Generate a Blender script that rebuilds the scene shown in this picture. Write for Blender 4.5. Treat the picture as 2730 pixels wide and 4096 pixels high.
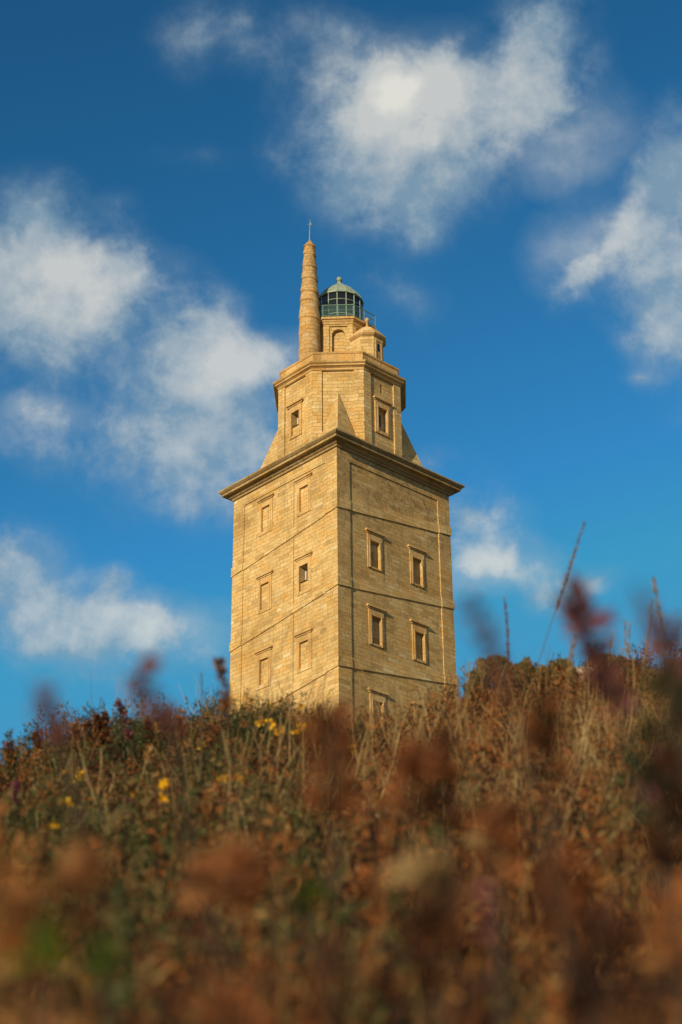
import bpy, bmesh, math, random
import numpy as np
from mathutils import Vector, Matrix

for o in list(bpy.data.objects):
    bpy.data.objects.remove(o)
S = bpy.context.scene
COL = S.collection
R = math.radians
SRC_W, SRC_H, FPX = 2730.0, 4096.0, 6480.0
PITCH, ROLL = 0.46829, -0.00941

# ------------------------------------------------------------------ camera
cd = bpy.data.cameras.new('camera')
cam = bpy.data.objects.new('camera', cd)
COL.objects.link(cam)
S.camera = cam
cd.sensor_fit = 'VERTICAL'
cd.sensor_height = 36.0
cd.lens = FPX / SRC_H * 36.0
cd.clip_start, cd.clip_end = 0.02, 8000
CAM_ROT = Matrix.Rotation(math.pi / 2 + PITCH, 3, 'X') @ Matrix.Rotation(ROLL, 3, 'Z')
cam.rotation_euler = CAM_ROT.to_euler()
cd.dof.use_dof = True
cd.dof.focus_distance = 45.0
cd.dof.aperture_fstop = 7.6
cd.dof.aperture_blades = 0

# ------------------------------------------------------------------ sun and sky
SUN_EL, YAW = R(18), R(43.0)
nL = Vector((-math.cos(YAW), -math.sin(YAW), 0))
nR = Vector((math.sin(YAW), -math.cos(YAW), 0))
PHI = R(15)
sh = nL * math.cos(PHI) + nR * math.sin(PHI)
SUN = Vector((sh.x * math.cos(SUN_EL), sh.y * math.cos(SUN_EL), math.sin(SUN_EL)))
sl = bpy.data.lights.new('sun', 'SUN')
sl.energy = 4.8
sl.angle = R(0.55)
sl.color = (1.0, 0.82, 0.58)
so = bpy.data.objects.new('sun', sl)
so.rotation_euler = SUN.to_track_quat('Z', 'Y').to_euler()
so.location = SUN * 300
COL.objects.link(so)

BLOBS = [(0.245, 0.56, 0.03, 0.04, 15, 0.5), (-0.062, 0.565, 0.03, 0.012, 0, 0.7), (0.03, 0.66, 0.05, 0.03, 0, 0.5), (0.0429, 0.7115, 0.0653, 0.0304, 0, 1.0), (0.0813, 0.7201, 0.0517, 0.0226, 0, 0.8), (0.1577, 0.7276, 0.0445, 0.0348, 0, 0.7), (0.1826, 0.7077, 0.0269, 0.02, 0, 0.5), (0.0614, 0.6674, 0.0602, 0.0258, 0, 0.55), (0.0633, 0.6388, 0.023, 0.0182, 0, 0.5), (0.1646, 0.7567, 0.0383, 0.022, 0, 0.5), (0.118, 0.687, 0.045, 0.026, 0, 0.45), (0.0184, 0.6917, 0.0306, 0.0256, 0, 0.45), (0.255, 0.645, 0.028, 0.036, 0, 0.9), (0.2011, 0.6186, 0.0444, 0.0194, 35, 0.6), (0.238, 0.602, 0.036, 0.03, 25, 0.8), (0.2263, 0.5714, 0.0214, 0.0234, 20, 0.5), (0.2596, 0.6683, 0.0225, 0.0226, 0, 0.6), (0.1801, 0.6024, 0.0253, 0.0104, 20, 0.5), (-0.2339, 0.6107, 0.0468, 0.0361, 0, 0.7), (-0.1887, 0.5993, 0.0629, 0.0313, -20, 0.85), (-0.2236, 0.5752, 0.0399, 0.0286, 0, 0.7), (-0.1449, 0.6076, 0.032, 0.016, 0, 0.45), (-0.2278, 0.6398, 0.0255, 0.0179, 0, 0.5), (-0.1, 0.5407, 0.044, 0.036, 0, 0.75), (-0.0695, 0.5552, 0.0439, 0.016, 0, 0.95), (-0.1169, 0.503, 0.0516, 0.032, 0, 0.75), (-0.0861, 0.5813, 0.0254, 0.0212, 0, 0.6), (-0.2084, 0.516, 0.0358, 0.0263, 0, 0.75), (-0.1035, 0.4741, 0.0299, 0.0187, 0, 0.5), (-0.0654, 0.5153, 0.0338, 0.0321, 0, 0.55), (-0.2065, 0.4023, 0.0394, 0.0289, 0, 0.6), (-0.1318, 0.393, 0.0429, 0.0159, 0, 0.85), (-0.1736, 0.3805, 0.0337, 0.0158, 0, 0.5), (-0.154, 0.4266, 0.013, 0.0093, 0, 0.5), (-0.1557, 0.4079, 0.0115, 0.0093, 0, 0.45), (-0.2148, 0.4308, 0.0285, 0.0211, 0, 0.6), (-0.161, 0.3601, 0.0251, 0.0118, 0, 0.4), (-0.0823, 0.3705, 0.0228, 0.0159, 0, 0.35), (0.0888, 0.465, 0.0269, 0.0214, 0, 0.7), (0.0902, 0.4368, 0.0324, 0.012, 0, 0.85), (0.1328, 0.4173, 0.0231, 0.012, 0, 0.65), (0.1646, 0.4179, 0.0172, 0.0106, 0, 0.5), (-0.1174, 0.7496, 0.03, 0.022, 0, 0.42), (-0.0757, 0.7588, 0.03, 0.0172, 0, 0.24), (-0.0436, 0.7422, 0.03, 0.02, 0, 0.26), (0.0023, 0.7597, 0.04, 0.0160, 0, 0.26), (0.0452, 0.5948, 0.0321, 0.0159, -20, 0.42), (-0.1675, 0.6503, 0.0179, 0.0103, 0, 0.4), (0.2156, 0.5357, 0.0135, 0.0066, 0, 0.35), (-0.1494, 0.6256, 0.0177, 0.0143, 0, 0.45), (0.0634, 0.5009, 0.0183, 0.008, 0, 0.42), (-0.12, 0.679, 0.0268, 0.0102, 0, 0.28), (-0.0529, 0.6813, 0.0236, 0.0128, 0, 0.25)]


class NT:
    """small helper to chain shader nodes"""
    def __init__(s, tree):
        s.t = tree

    def n(s, typ, **kw):
        nd = s.t.nodes.new(typ)
        for k, v in kw.items():
            setattr(nd, k, v)
        return nd

    def put(s, sock, v):
        if hasattr(v, 'is_output'):
            s.t.links.new(v, sock)
        else:
            sock.default_value = v

    def math(s, op, a, b=None, c=None, clamp=False):
        nd = s.n('ShaderNodeMath', operation=op)
        nd.use_clamp = clamp
        s.put(nd.inputs[0], a)
        if b is not None:
            s.put(nd.inputs[1], b)
        if c is not None:
            s.put(nd.inputs[2], c)
        return nd.outputs[0]

    def vmath(s, op, a, b=None, scale=None):
        nd = s.n('ShaderNodeVectorMath', operation=op)
        s.put(nd.inputs[0], a)
        if b is not None:
            s.put(nd.inputs[1], b)
        if scale is not None:
            s.put(nd.inputs['Scale'], scale)
        return nd.outputs['Value'] if op in ('LENGTH', 'DOT_PRODUCT') else nd.outputs[0]

    def smooth(s, x, lo, hi, a=0.0, b=1.0):
        nd = s.n('ShaderNodeMapRange', interpolation_type='SMOOTHSTEP')
        s.put(nd.inputs[0], x)
        for i, v in enumerate((lo, hi, a, b)):
            s.put(nd.inputs[i + 1], v)
        return nd.outputs[0]

    def noise(s, vec, scale, detail=3.0, rough=0.5, color=False, dist=0.0):
        nd = s.n('ShaderNodeTexNoise')
        s.put(nd.inputs['Vector'], vec)
        nd.inputs['Scale'].default_value = scale
        nd.inputs['Detail'].default_value = detail
        nd.inputs['Roughness'].default_value = rough
        nd.inputs['Distortion'].default_value = dist
        return nd.outputs[1 if color else 0]

    def mix(s, f, a, b, mode='MIX'):
        nd = s.n('ShaderNodeMix', data_type='RGBA', blend_type=mode)
        s.put(nd.inputs[0], f)
        for i, v in ((6, a), (7, b)):
            if not hasattr(v, 'is_output') and len(v) == 3:
                v = (*v, 1.0)
            s.put(nd.inputs[i], v)
        return nd.outputs[2]

    def ramp(s, f, stops):
        nd = s.n('ShaderNodeValToRGB')
        s.put(nd.inputs[0], f)
        e = nd.color_ramp.elements
        while len(e) < len(stops):
            e.new(0.5)
        for k, (p, c) in enumerate(stops):
            e[k].position = p
            e[k].color = (*c, 1.0)
        return nd.outputs[0]


w = bpy.data.worlds.new('World')
S.world = w
w.use_nodes = True
w.node_tree.nodes.clear()
T = NT(w.node_tree)
geo = T.n('ShaderNodeTexCoord')
D = T.vmath('NORMALIZE', geo.outputs['Generated'])
sky = T.n('ShaderNodeTexSky', sky_type='NISHITA', sun_disc=False)
sky.sun_elevation = SUN_EL
sky.sun_rotation = math.atan2(SUN.x, SUN.y)
sky.altitude = 50
sky.air_density, sky.dust_density, sky.ozone_density = 1.0, 0.4, 2.2
gm = T.n('ShaderNodeGamma')
T.put(gm.inputs[0], sky.outputs[0])
gm.inputs[1].default_value = 1.7
blue = T.vmath('MINIMUM', T.mix(1.0, gm.outputs[0], (0.30, 0.80, 0.70), 'MULTIPLY'), (0.9, 3.5, 6.1))
# clouds: soft masses in the direction sphere, broken by noise
wob = T.vmath('SUBTRACT', T.noise(D, 14.0, 5.0, 0.55, color=True), (0.5, 0.5, 0.5))
sep = T.n('ShaderNodeSeparateXYZ')
T.put(sep.inputs[0], D)
az = T.math('ARCTAN2', sep.outputs[0], sep.outputs[1])
el = T.math('ARCSINE', sep.outputs[2])
ae = T.n('ShaderNodeCombineXYZ')
T.put(ae.inputs[0], az)
T.put(ae.inputs[1], el)
P2 = T.vmath('ADD', ae.outputs[0], T.vmath('MULTIPLY', wob, (0.05, 0.04, 0.0)))
dens = None
for (a, e, sa, se, rot, amp) in BLOBS:
    mp = T.n('ShaderNodeMapping', vector_type='TEXTURE')
    T.put(mp.inputs[0], P2)
    mp.inputs['Location'].default_value = (a, e, 0)
    mp.inputs['Rotation'].default_value = (0, 0, R(rot))
    mp.inputs['Scale'].default_value = (sa * 2.2, se * 2.2, 1)
    g = T.n('ShaderNodeTexGradient', gradient_type='QUADRATIC_SPHERE')
    T.put(g.inputs[0], mp.outputs[0])
    dens = T.math('MULTIPLY_ADD', g.outputs[1], amp * (1.5 if e < 0.47 else 1.2), dens if dens is not None else 0.0)
nz = T.noise(D, 24.0, 9.0, 0.62, dist=0.15)
nz2 = T.noise(D, 9.0, 5.0, 0.55)
brk = T.math('ADD', T.math('MULTIPLY', nz, 1.15), T.math('MULTIPLY_ADD', nz2, 0.6, 0.03))
cov = T.math('MULTIPLY_ADD', T.math('SUBTRACT', brk, 0.92), T.math('MINIMUM', T.math('MULTIPLY', dens, 2.4), 1.35), T.math('MULTIPLY', dens, 0.80))
alpha = T.smooth(cov, 0.02, 0.80, 0.0, 0.86)
up = T.vmath('ADD', D, (-0.008, 0.0, 0.014))
lit = T.math('MULTIPLY', T.math('SUBTRACT', nz, T.noise(up, 24.0, 9.0, 0.62, dist=0.15)), 2.6)
lit = T.math('ADD', lit, T.math('MULTIPLY', T.math('SUBTRACT', nz2, T.noise(T.vmath('ADD', D, (-0.02, 0.0, 0.035)), 9.0, 5.0, 0.55)), 2.2))
hot = None
for (a, e, sa, se) in ((0.055, 0.718, 0.085, 0.038), (0.05, 0.716, 0.05, 0.024), (-0.0695, 0.5572, 0.075, 0.026), (0.0902, 0.4368, 0.05, 0.022), (-0.125, 0.394, 0.07, 0.024), (-0.19, 0.606, 0.07, 0.03), (0.17, 0.69, 0.06, 0.035), (0.20, 0.617, 0.06, 0.03), (-0.21, 0.52, 0.04, 0.02)):
    mp = T.n('ShaderNodeMapping', vector_type='TEXTURE')
    T.put(mp.inputs[0], P2)
    mp.inputs['Location'].default_value = (a, e, 0)
    mp.inputs['Scale'].default_value = (sa * 1.3, se * 1.3, 1)
    g = T.n('ShaderNodeTexGradient', gradient_type='SPHERICAL')
    T.put(g.inputs[0], mp.outputs[0])
    hot = T.math('ADD', g.outputs[1], hot if hot is not None else 0.0)
thick = T.math('ADD', T.math('MULTIPLY_ADD', hot, 0.62, T.smooth(cov, 0.35, 1.5, 0.0, 0.5)), T.math('MULTIPLY', lit, 0.55), clamp=True)
alpha = T.math('MAXIMUM', alpha, T.math('MULTIPLY', T.math('MULTIPLY', hot, brk), 0.7))
ccol = T.mix(thick, (2.8, 4.1, 5.1), (8.0, 8.0, 7.4))
skyc = T.mix(T.math('MULTIPLY', alpha, 0.88, clamp=True), blue, ccol)
# unseen warm cloud added behind the camera to warm the fill in the shadows
fill_veil = T.smooth(sep.outputs[1], 0.35, -0.35)
fill_veil = T.math('MULTIPLY', fill_veil, T.smooth(T.noise(D, 3.0, 6.0, 0.6), 0.35, 0.6))
skyc = T.mix(T.math('MULTIPLY', fill_veil, 0.6), skyc, (7.0, 6.0, 4.6))
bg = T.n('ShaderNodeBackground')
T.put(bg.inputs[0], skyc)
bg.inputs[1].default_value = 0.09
wo = T.n('ShaderNodeOutputWorld')
T.t.links.new(bg.outputs[0], wo.inputs[0])

S.view_settings.view_transform = 'Standard'
S.view_settings.look = 'None'
S.view_settings.exposure = 0.0
S.view_settings.gamma = 1.0
S.render.engine = 'CYCLES'
S.cycles.use_denoising = True
S.cycles.max_bounces = 6
S.cycles.transparent_max_bounces = 12


# ------------------------------------------------------------------ helpers
def at(px, py, depth):
    """point in the place seen at a pixel of the photograph, at a real distance"""
    v = Vector(((px - SRC_W / 2) / FPX, -(py - SRC_H / 2) / FPX, -1.0)) * depth
    return CAM_ROT @ v


def tag(o, label=None, cat=None, group=None, kind=None):
    for k, v in (('label', label), ('category', cat), ('group', group), ('kind', kind)):
        if v:
            o[k] = v
    return o


def empty(name, loc, rz=0.0):
    o = bpy.data.objects.new(name, None)
    o.empty_display_size = 0.2
    o.location = loc
    o.rotation_euler = (0, 0, rz)
    COL.objects.link(o)
    return o


class MB:
    """mesh collector: faces as vertex lists, smooth flags, uv in metres"""
    def __init__(s):
        s.v, s.f, s.sm = [], [], []

    def face(s, pts, smooth=False):
        k = len(s.v)
        s.v += [tuple(p) for p in pts]
        s.f.append(tuple(range(k, k + len(pts))))
        s.sm.append(smooth)

    def grid(s, rows, closed=True, smooth=True):
        """rows of points joined by quads"""
        k = len(s.v)
        n = len(rows[0])
        for r in rows:
            s.v += [tuple(p) for p in r]
        for i in range(len(rows) - 1):
            for j in range(n if closed else n - 1):
                a, b = k + i * n + j, k + i * n + (j + 1) % n
                s.f.append((a, b, b + n, a + n))
                s.sm.append(smooth)

    def hexa(s, b, t):
        """eight corners: bottom four ccw and top four ccw"""
        s.face([b[3], b[2], b[1], b[0]])
        s.face(t)
        for i in range(4):
            j = (i + 1) % 4
            s.face([b[i], b[j], t[j], t[i]])

    def tube(s, path, rad, n=8, smooth=True, cap=True):
        rows = []
        for i, p in enumerate(path):
            p = Vector(p)
            a = Vector(path[max(0, i - 1)])
            c = Vector(path[min(len(path) - 1, i + 1)])
            d = (c - a).normalized()
            u = d.orthogonal().normalized()
            if abs(d.z) < 0.99:
                u = d.cross(Vector((0, 0, 1))).normalized()
            v = d.cross(u)
            r = rad[i] if isinstance(rad, (list, tuple)) else rad
            rows.append([p + u * r * math.cos(2 * math.pi * j / n) + v * r * math.sin(2 * math.pi * j / n) for j in range(n)])
        s.grid(rows, True, smooth)
        if cap:
            s.face(rows[0][::-1])
            s.face(rows[-1])

    def build(s, name, mat, parent=None, uvround=None, merge=False):
        me = bpy.data.meshes.new(name)
        me.from_pydata(s.v, [], s.f)
        me.polygons.foreach_set('use_smooth', s.sm)
        uv = me.uv_layers.new(name='UVMap')
        V = Vector
        for p in me.polygons:
            nrm = p.normal
            for li in p.loop_indices:
                co = me.vertices[me.loops[li].vertex_index].co
                if uvround is not None:
                    cx, cy, rr = uvround
                    ac = math.atan2(p.center.y - cy, p.center.x - cx)
                    aa = math.atan2(co.y - cy, co.x - cx)
                    dd = (aa - ac + math.pi) % (2 * math.pi) - math.pi
                    uv.data[li].uv = ((ac + dd) * rr, co.z)
                elif abs(nrm.z) > 0.8:
                    uv.data[li].uv = (co.x, co.y)
                else:
                    t = V((-nrm.y, nrm.x, 0)).normalized()
                    uv.data[li].uv = (t.dot(co), co.z)
        me.materials.append(mat)
        o = bpy.data.objects.new(name, me)
        COL.objects.link(o)
        if parent:
            o.parent = parent
        return o


# ------------------------------------------------------------------ materials
def new_mat(name):
    m = bpy.data.materials.new(name)
    m.use_nodes = True
    N = NT(m.node_tree)
    bs = m.node_tree.nodes['Principled BSDF']
    return m, N, bs


def stone_mat(name, base, bw=0.78, rh=0.31, worn=0.0, joint=0.72):
    m, N, bs = new_mat(name)
    uvn = N.n('ShaderNodeUVMap')
    uvn.uv_map = 'UVMap'
    tc = N.n('ShaderNodeTexCoord')
    ob = tc.outputs['Object']
    wob_ = N.vmath('SCALE', N.vmath('SUBTRACT', N.noise(ob, 1.7, 3.0, 0.6, color=True), (0.5, 0.5, 0.5)), scale=0.035)
    uvv = N.vmath('ADD', uvn.outputs[0], wob_)
    b = N.n('ShaderNodeTexBrick')
    N.put(b.inputs['Vector'], uvv)
    b.offset, b.offset_frequency, b.squash, b.squash_frequency = 0.5, 2, 1.35, 3
    b.inputs['Color1'].default_value = (0, 0, 0, 1)
    b.inputs['Color2'].default_value = (1, 1, 1, 1)
    b.inputs['Mortar'].default_value = (0.5, 0.5, 0.5, 1)
    b.inputs['Scale'].default_value = 1.0
    b.inputs['Brick Width'].default_value = bw
    b.inputs['Row Height'].default_value = rh
    b.inputs['Mortar Size'].default_value = 0.014
    b.inputs['Mortar Smooth'].default_value = 0.25
    b.inputs['Bias'].default_value = 0.0
    t = b.outputs['Color']
    lo = tuple(c * k for c, k in zip(base, (0.84, 0.80, 0.74)))
    hi = tuple(c * k for c, k in zip(base, (1.10, 1.12, 1.16)))
    oc = tuple(c * k for c, k in zip(base, (0.96, 0.76, 0.45)))
    c = N.ramp(t, [(0.0, tuple(x * 0.86 for x in lo)), (0.10, lo), (0.30, base), (0.62, tuple(x * 1.05 for x in base)), (0.76, tuple(x * q for x, q in zip(base, (1.04, 0.90, 0.70)))), (0.84, base), (0.93, hi), (1.0, tuple(x * q for x, q in zip(base, (1.12, 1.25, 1.6))))])
    big = N.noise(ob, 0.23, 5.0, 0.6)
    c = N.mix(1.0, c, N.ramp(big, [(0.32, (0.74, 0.70, 0.64)), (0.5, (1, 1, 1)), (0.68, (1.08, 1.09, 1.12))]), 'MULTIPLY')
    patch = N.smooth(N.noise(ob, 0.55, 4.0, 0.6), 0.5, 0.68)
    c = N.mix(N.math('MULTIPLY', patch, 0.5), c, oc)
    och = N.smooth(N.noise(ob, 2.1, 4.0, 0.65), 0.56, 0.7)
    c = N.mix(N.math('MULTIPLY', och, 0.52), c, oc)
    grain = N.noise(ob, 9.0, 6.0, 0.7)
    c = N.mix(1.0, c, N.ramp(grain, [(0.28, (0.55, 0.52, 0.47)), (0.52, (1, 1, 1)), (0.8, (1.15, 1.15, 1.12))]), 'MULTIPLY')
    spk = N.smooth(N.noise(ob, 5.2, 5.0, 0.75), 0.64, 0.74)
    c = N.mix(N.math('MULTIPLY', spk, 0.55 + 0.2 * worn), c, (0.10, 0.07, 0.035))
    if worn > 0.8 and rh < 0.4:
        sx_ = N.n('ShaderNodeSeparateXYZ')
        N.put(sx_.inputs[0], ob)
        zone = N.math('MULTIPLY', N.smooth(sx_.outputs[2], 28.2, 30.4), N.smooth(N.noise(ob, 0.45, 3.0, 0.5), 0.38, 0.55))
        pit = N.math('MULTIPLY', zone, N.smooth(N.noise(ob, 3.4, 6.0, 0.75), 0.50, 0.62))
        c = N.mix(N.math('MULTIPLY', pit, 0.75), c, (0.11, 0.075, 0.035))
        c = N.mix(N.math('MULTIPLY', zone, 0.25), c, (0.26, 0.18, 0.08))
    # rain streaks and lichen
    mp = N.n('ShaderNodeMapping')
    N.put(mp.inputs[0], ob)
    mp.inputs['Scale'].default_value = (1.3, 1.3, 0.16)
    stk = N.smooth(N.noise(mp.outputs[0], 1.4, 4.0, 0.6), 0.50, 0.68)
    c = N.mix(N.math('MULTIPLY', stk, 0.38 + worn * 0.22), c, tuple(x * 0.55 for x in base))
    lich = N.smooth(N.noise(ob, 0.9, 5.0, 0.7), 0.6, 0.75)
    c = N.mix(N.math('MULTIPLY', lich, 0.25), c, (0.27, 0.25, 0.14))
    jn = N.math('MULTIPLY', N.math('MULTIPLY', b.outputs['Fac'], joint), N.smooth(N.noise(ob, 1.1, 3.0, 0.6), 0.36, 0.58, 0.25, 1.0))
    c = N.mix(jn, c, (0.15, 0.095, 0.04))
    N.put(bs.inputs['Base Color'], c)
    bs.inputs['Roughness'].default_value = 0.92
    bs.inputs['Specular IOR Level'].default_value = 0.2
    h = N.math('MULTIPLY', b.outputs['Fac'], -0.028)
    h = N.math('MULTIPLY_ADD', t, 0.02, h)
    h = N.math('MULTIPLY_ADD', grain, 0.035 + worn * 0.05, h)
    h = N.math('MULTIPLY_ADD', spk, -0.05, h)
    bp = N.n('ShaderNodeBump')
    bp.inputs['Strength'].default_value = 0.75
    bp.inputs['Distance'].default_value = 1.0
    N.put(bp.inputs['Height'], h)
    N.put(bs.inputs['Normal'], bp.outputs[0])
    return m


BASE = (0.61, 0.430, 0.175)
STONE = stone_mat('granite_ashlar', BASE)
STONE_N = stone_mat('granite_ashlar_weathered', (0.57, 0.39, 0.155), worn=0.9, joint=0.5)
TRIM = stone_mat('granite_trim', (0.60, 0.40, 0.16), bw=1.3, rh=0.9, joint=0.4)
SPIRE = stone_mat('granite_spire', (0.54, 0.36, 0.15), bw=0.62, rh=0.36, worn=0.6)
MOSSY_SHADED = stone_mat('weathered_and_shaded_stone', (0.43, 0.32, 0.15), bw=1.5, rh=0.6, worn=1.0, joint=0.5)  # weathered cornice stone; its dark tone also paints shade on right-face panels


def plain(name, col, rough=0.6, metal=0.0, var=0.15, scale=6.0):
    m, N, bs = new_mat(name)
    tc = N.n('ShaderNodeTexCoord')
    nz_ = N.noise(tc.outputs['Object'], scale, 5.0, 0.65)
    c = N.ramp(nz_, [(0.3, tuple(x * (1 - var * 2) for x in col)), (0.5, col), (0.75, tuple(min(1, x * (1 + var * 1.5)) for x in col))])
    N.put(bs.inputs['Base Color'], c)
    bs.inputs['Roughness'].default_value = rough
    bs.inputs['Metallic'].default_value = metal
    return m


COPPER = plain('green_copper', (0.26, 0.33, 0.235), 0.55, 0.0, 0.22, 3.0)
RAILM = plain('green_painted_rail', (0.16, 0.27, 0.21), 0.5, 0.0, 0.12)
BARM = plain('pale_green_bar', (0.30, 0.38, 0.28), 0.5, 0.0, 0.12)
CABLE = plain('dull_cable', (0.20, 0.16, 0.09), 0.7)
WINFR = plain('white_window_frame', (0.62, 0.60, 0.52), 0.5)
PANE, N_, bs_ = new_mat('dark_lantern_glass')
bs_.inputs['Base Color'].default_value = (0.006, 0.010, 0.014, 1)
bs_.inputs['Roughness'].default_value = 0.12
bs_.inputs['Specular IOR Level'].default_value = 0.35
WGLASS, N_, bs_ = new_mat('window_glass')
bs_.inputs['Base Color'].default_value = (0.02, 0.022, 0.024, 1)
bs_.inputs['Roughness'].default_value = 0.08
MESHP, N_, bs_ = new_mat('green_rail_mesh')
tr_ = N_.n('ShaderNodeBsdfTransparent')
mx_ = N_.n('ShaderNodeMixShader')
mx_.inputs[0].default_value = 0.20
bs_.inputs['Base Color'].default_value = (0.12, 0.26, 0.22, 1)
bs_.inputs['Roughness'].default_value = 0.3
N_.t.links.new(tr_.outputs[0], mx_.inputs[1])
N_.t.links.new(bs_.outputs[0], mx_.inputs[2])
N_.t.links.new(mx_.outputs[0], N_.t.nodes['Material Output'].inputs[0])


# ------------------------------------------------------------------ the lighthouse
ZB = 22.0                       # foot of the tower
TX, TY = 0.022, 109.953
tower = empty('lighthouse', (TX, TY, ZB), YAW)
tag(tower, 'tall square granite lighthouse with octagonal upper stage, spire and green copper lantern dome', 'lighthouse')
Z = lambda z: z - ZB            # heights measured from the camera


class Face:
    """a wall plane: local outward direction, apothem; u runs to the right seen from outside"""
    def __init__(s, deg, apo):
        a = R(deg)
        s.N = Vector((math.cos(a), math.sin(a), 0))
        s.U = Vector((-math.sin(a), math.cos(a), 0))
        s.a = apo

    def p(s, u, z, out=0.0):
        return s.N * (s.a + out) + s.U * u + Vector((0, 0, Z(z)))

    def sheet(s, mb, u0, u1, z0, z1, holes=(), out=0.0):
        us = sorted({u0, u1, *[h[0] for h in holes], *[h[1] for h in holes]})
        zs = sorted({z0, z1, *[h[2] for h in holes], *[h[3] for h in holes]})
        for i in range(len(us) - 1):
            for j in range(len(zs) - 1):
                uc, zc = (us[i] + us[i + 1]) / 2, (zs[j] + zs[j + 1]) / 2
                if any(h[0] < uc < h[1] and h[2] < zc < h[3] for h in holes):
                    continue
                mb.face([s.p(us[i], zs[j], out), s.p(us[i + 1], zs[j], out), s.p(us[i + 1], zs[j + 1], out), s.p(us[i], zs[j + 1], out)])
        for (a, b, c, d, dep) in holes:
            q = [(a, c), (b, c), (b, d), (a, d)]
            for k in range(4):
                (ua, za), (ub, zb) = q[k], q[(k + 1) % 4]
                mb.face([s.p(ub, zb, out), s.p(ua, za, out), s.p(ua, za, out - dep), s.p(ub, zb, out - dep)])

    def box(s, mb, u0, u1, z0, z1, o0, o1, dz=0.0, taper=0.0):
        """box standing out of the plane; dz raises its u1 end, taper pulls the top in"""
        b = [s.p(u0, z0, o1), s.p(u1, z0 + dz, o1), s.p(u1, z0 + dz, o0), s.p(u0, z0, o0)]
        t = [s.p(u0, z1, o1 - taper), s.p(u1, z1 + dz, o1 - taper), s.p(u1, z1 + dz, o0), s.p(u0, z1, o0)]
        mb.hexa(b, t)


def ring(mb, n, prof, rot=0.0, cap_top=True, cap_bot=False, cx=0.0, cy=0.0, smooth=False):
    """n sided moulding: prof is a list of (apothem, z)"""
    k = math.cos(math.pi / n)
    rows = []
    for (w_, z_) in prof:
        rows.append([(cx + w_ / k * math.cos(rot + 2 * math.pi * (j + 0.5) / n), cy + w_ / k * math.sin(rot + 2 * math.pi * (j + 0.5) / n), Z(z_)) for j in range(n)])
    for i in range(len(rows) - 1):
        for j in range(n):
            j2 = (j + 1) % n
            mb.face([rows[i][j], rows[i][j2], rows[i + 1][j2], rows[i + 1][j]], smooth)
    if cap_top:
        mb.face(rows[-1])
    if cap_bot:
        mb.face(rows[0][::-1])


HS, PD = 5.8, 0.075
FL, FR, FB1, FB2 = Face(180, HS), Face(270, HS), Face(0, HS), Face(90, HS)
# on each face u runs to the right: left face u = -(local y), right face u = local x
WIN_L = [(-2.05, 55.70, 54.95, 52.95, 52.68), (2.22, 55.75, 54.95, 53.0, 52.72),
         (-2.05, 49.40, 48.65, 46.65, 46.40), (2.22, 49.40, 48.65, 46.68, 46.43),
         (-2.02, 43.50, 42.75, 40.85, 40.55), (2.25, 43.50, 42.78, 40.86, 40.58),
         (-2.02, 37.4, 36.65, 34.75, 34.45), (2.25, 37.4, 36.65, 34.75, 34.45)]
WIN_R = [(-2.14, 51.12, 50.34, 48.28, 48.16), (2.13, 51.17, 50.35, 48.28, 48.14),
         (-2.14, 45.25, 44.50, 42.44, 42.29), (2.13, 45.29, 44.48, 42.43, 42.25),
         (-2.16, 39.02, 38.26, 36.2, 36.05), (2.13, 39.05, 38.3, 36.2, 36.05)]
shaft = MB()
for F in (FL, FR, FB1, FB2):
    F.sheet(shaft, -HS, HS, ZB - 1.0, 56.80, [(-4.55, 4.55, ZB - 0.5, 55.95, PD)])
    hol = []
    for (uc, zl, zt, zb, zf) in (WIN_L if F is FL else WIN_R if F is FR else []):
        dp = 0.20 if F is FR else 0.11
        if F is FL and zl == 49.40 and uc > 0:
            hol.append((uc - 0.47, uc + 0.47, zb, 47.4, dp))
            hol.append((uc - 0.47, uc + 0.47, 47.4, zt, 0.75))
        else:
            hol.append((uc - 0.47, uc + 0.47, zb, zt, dp))
    F.sheet(shaft, -4.55, 4.55, ZB - 0.5, 55.95, hol, -PD)
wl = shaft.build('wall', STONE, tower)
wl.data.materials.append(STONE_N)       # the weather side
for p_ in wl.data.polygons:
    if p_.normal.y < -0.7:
        p_.material_index = 1


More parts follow.
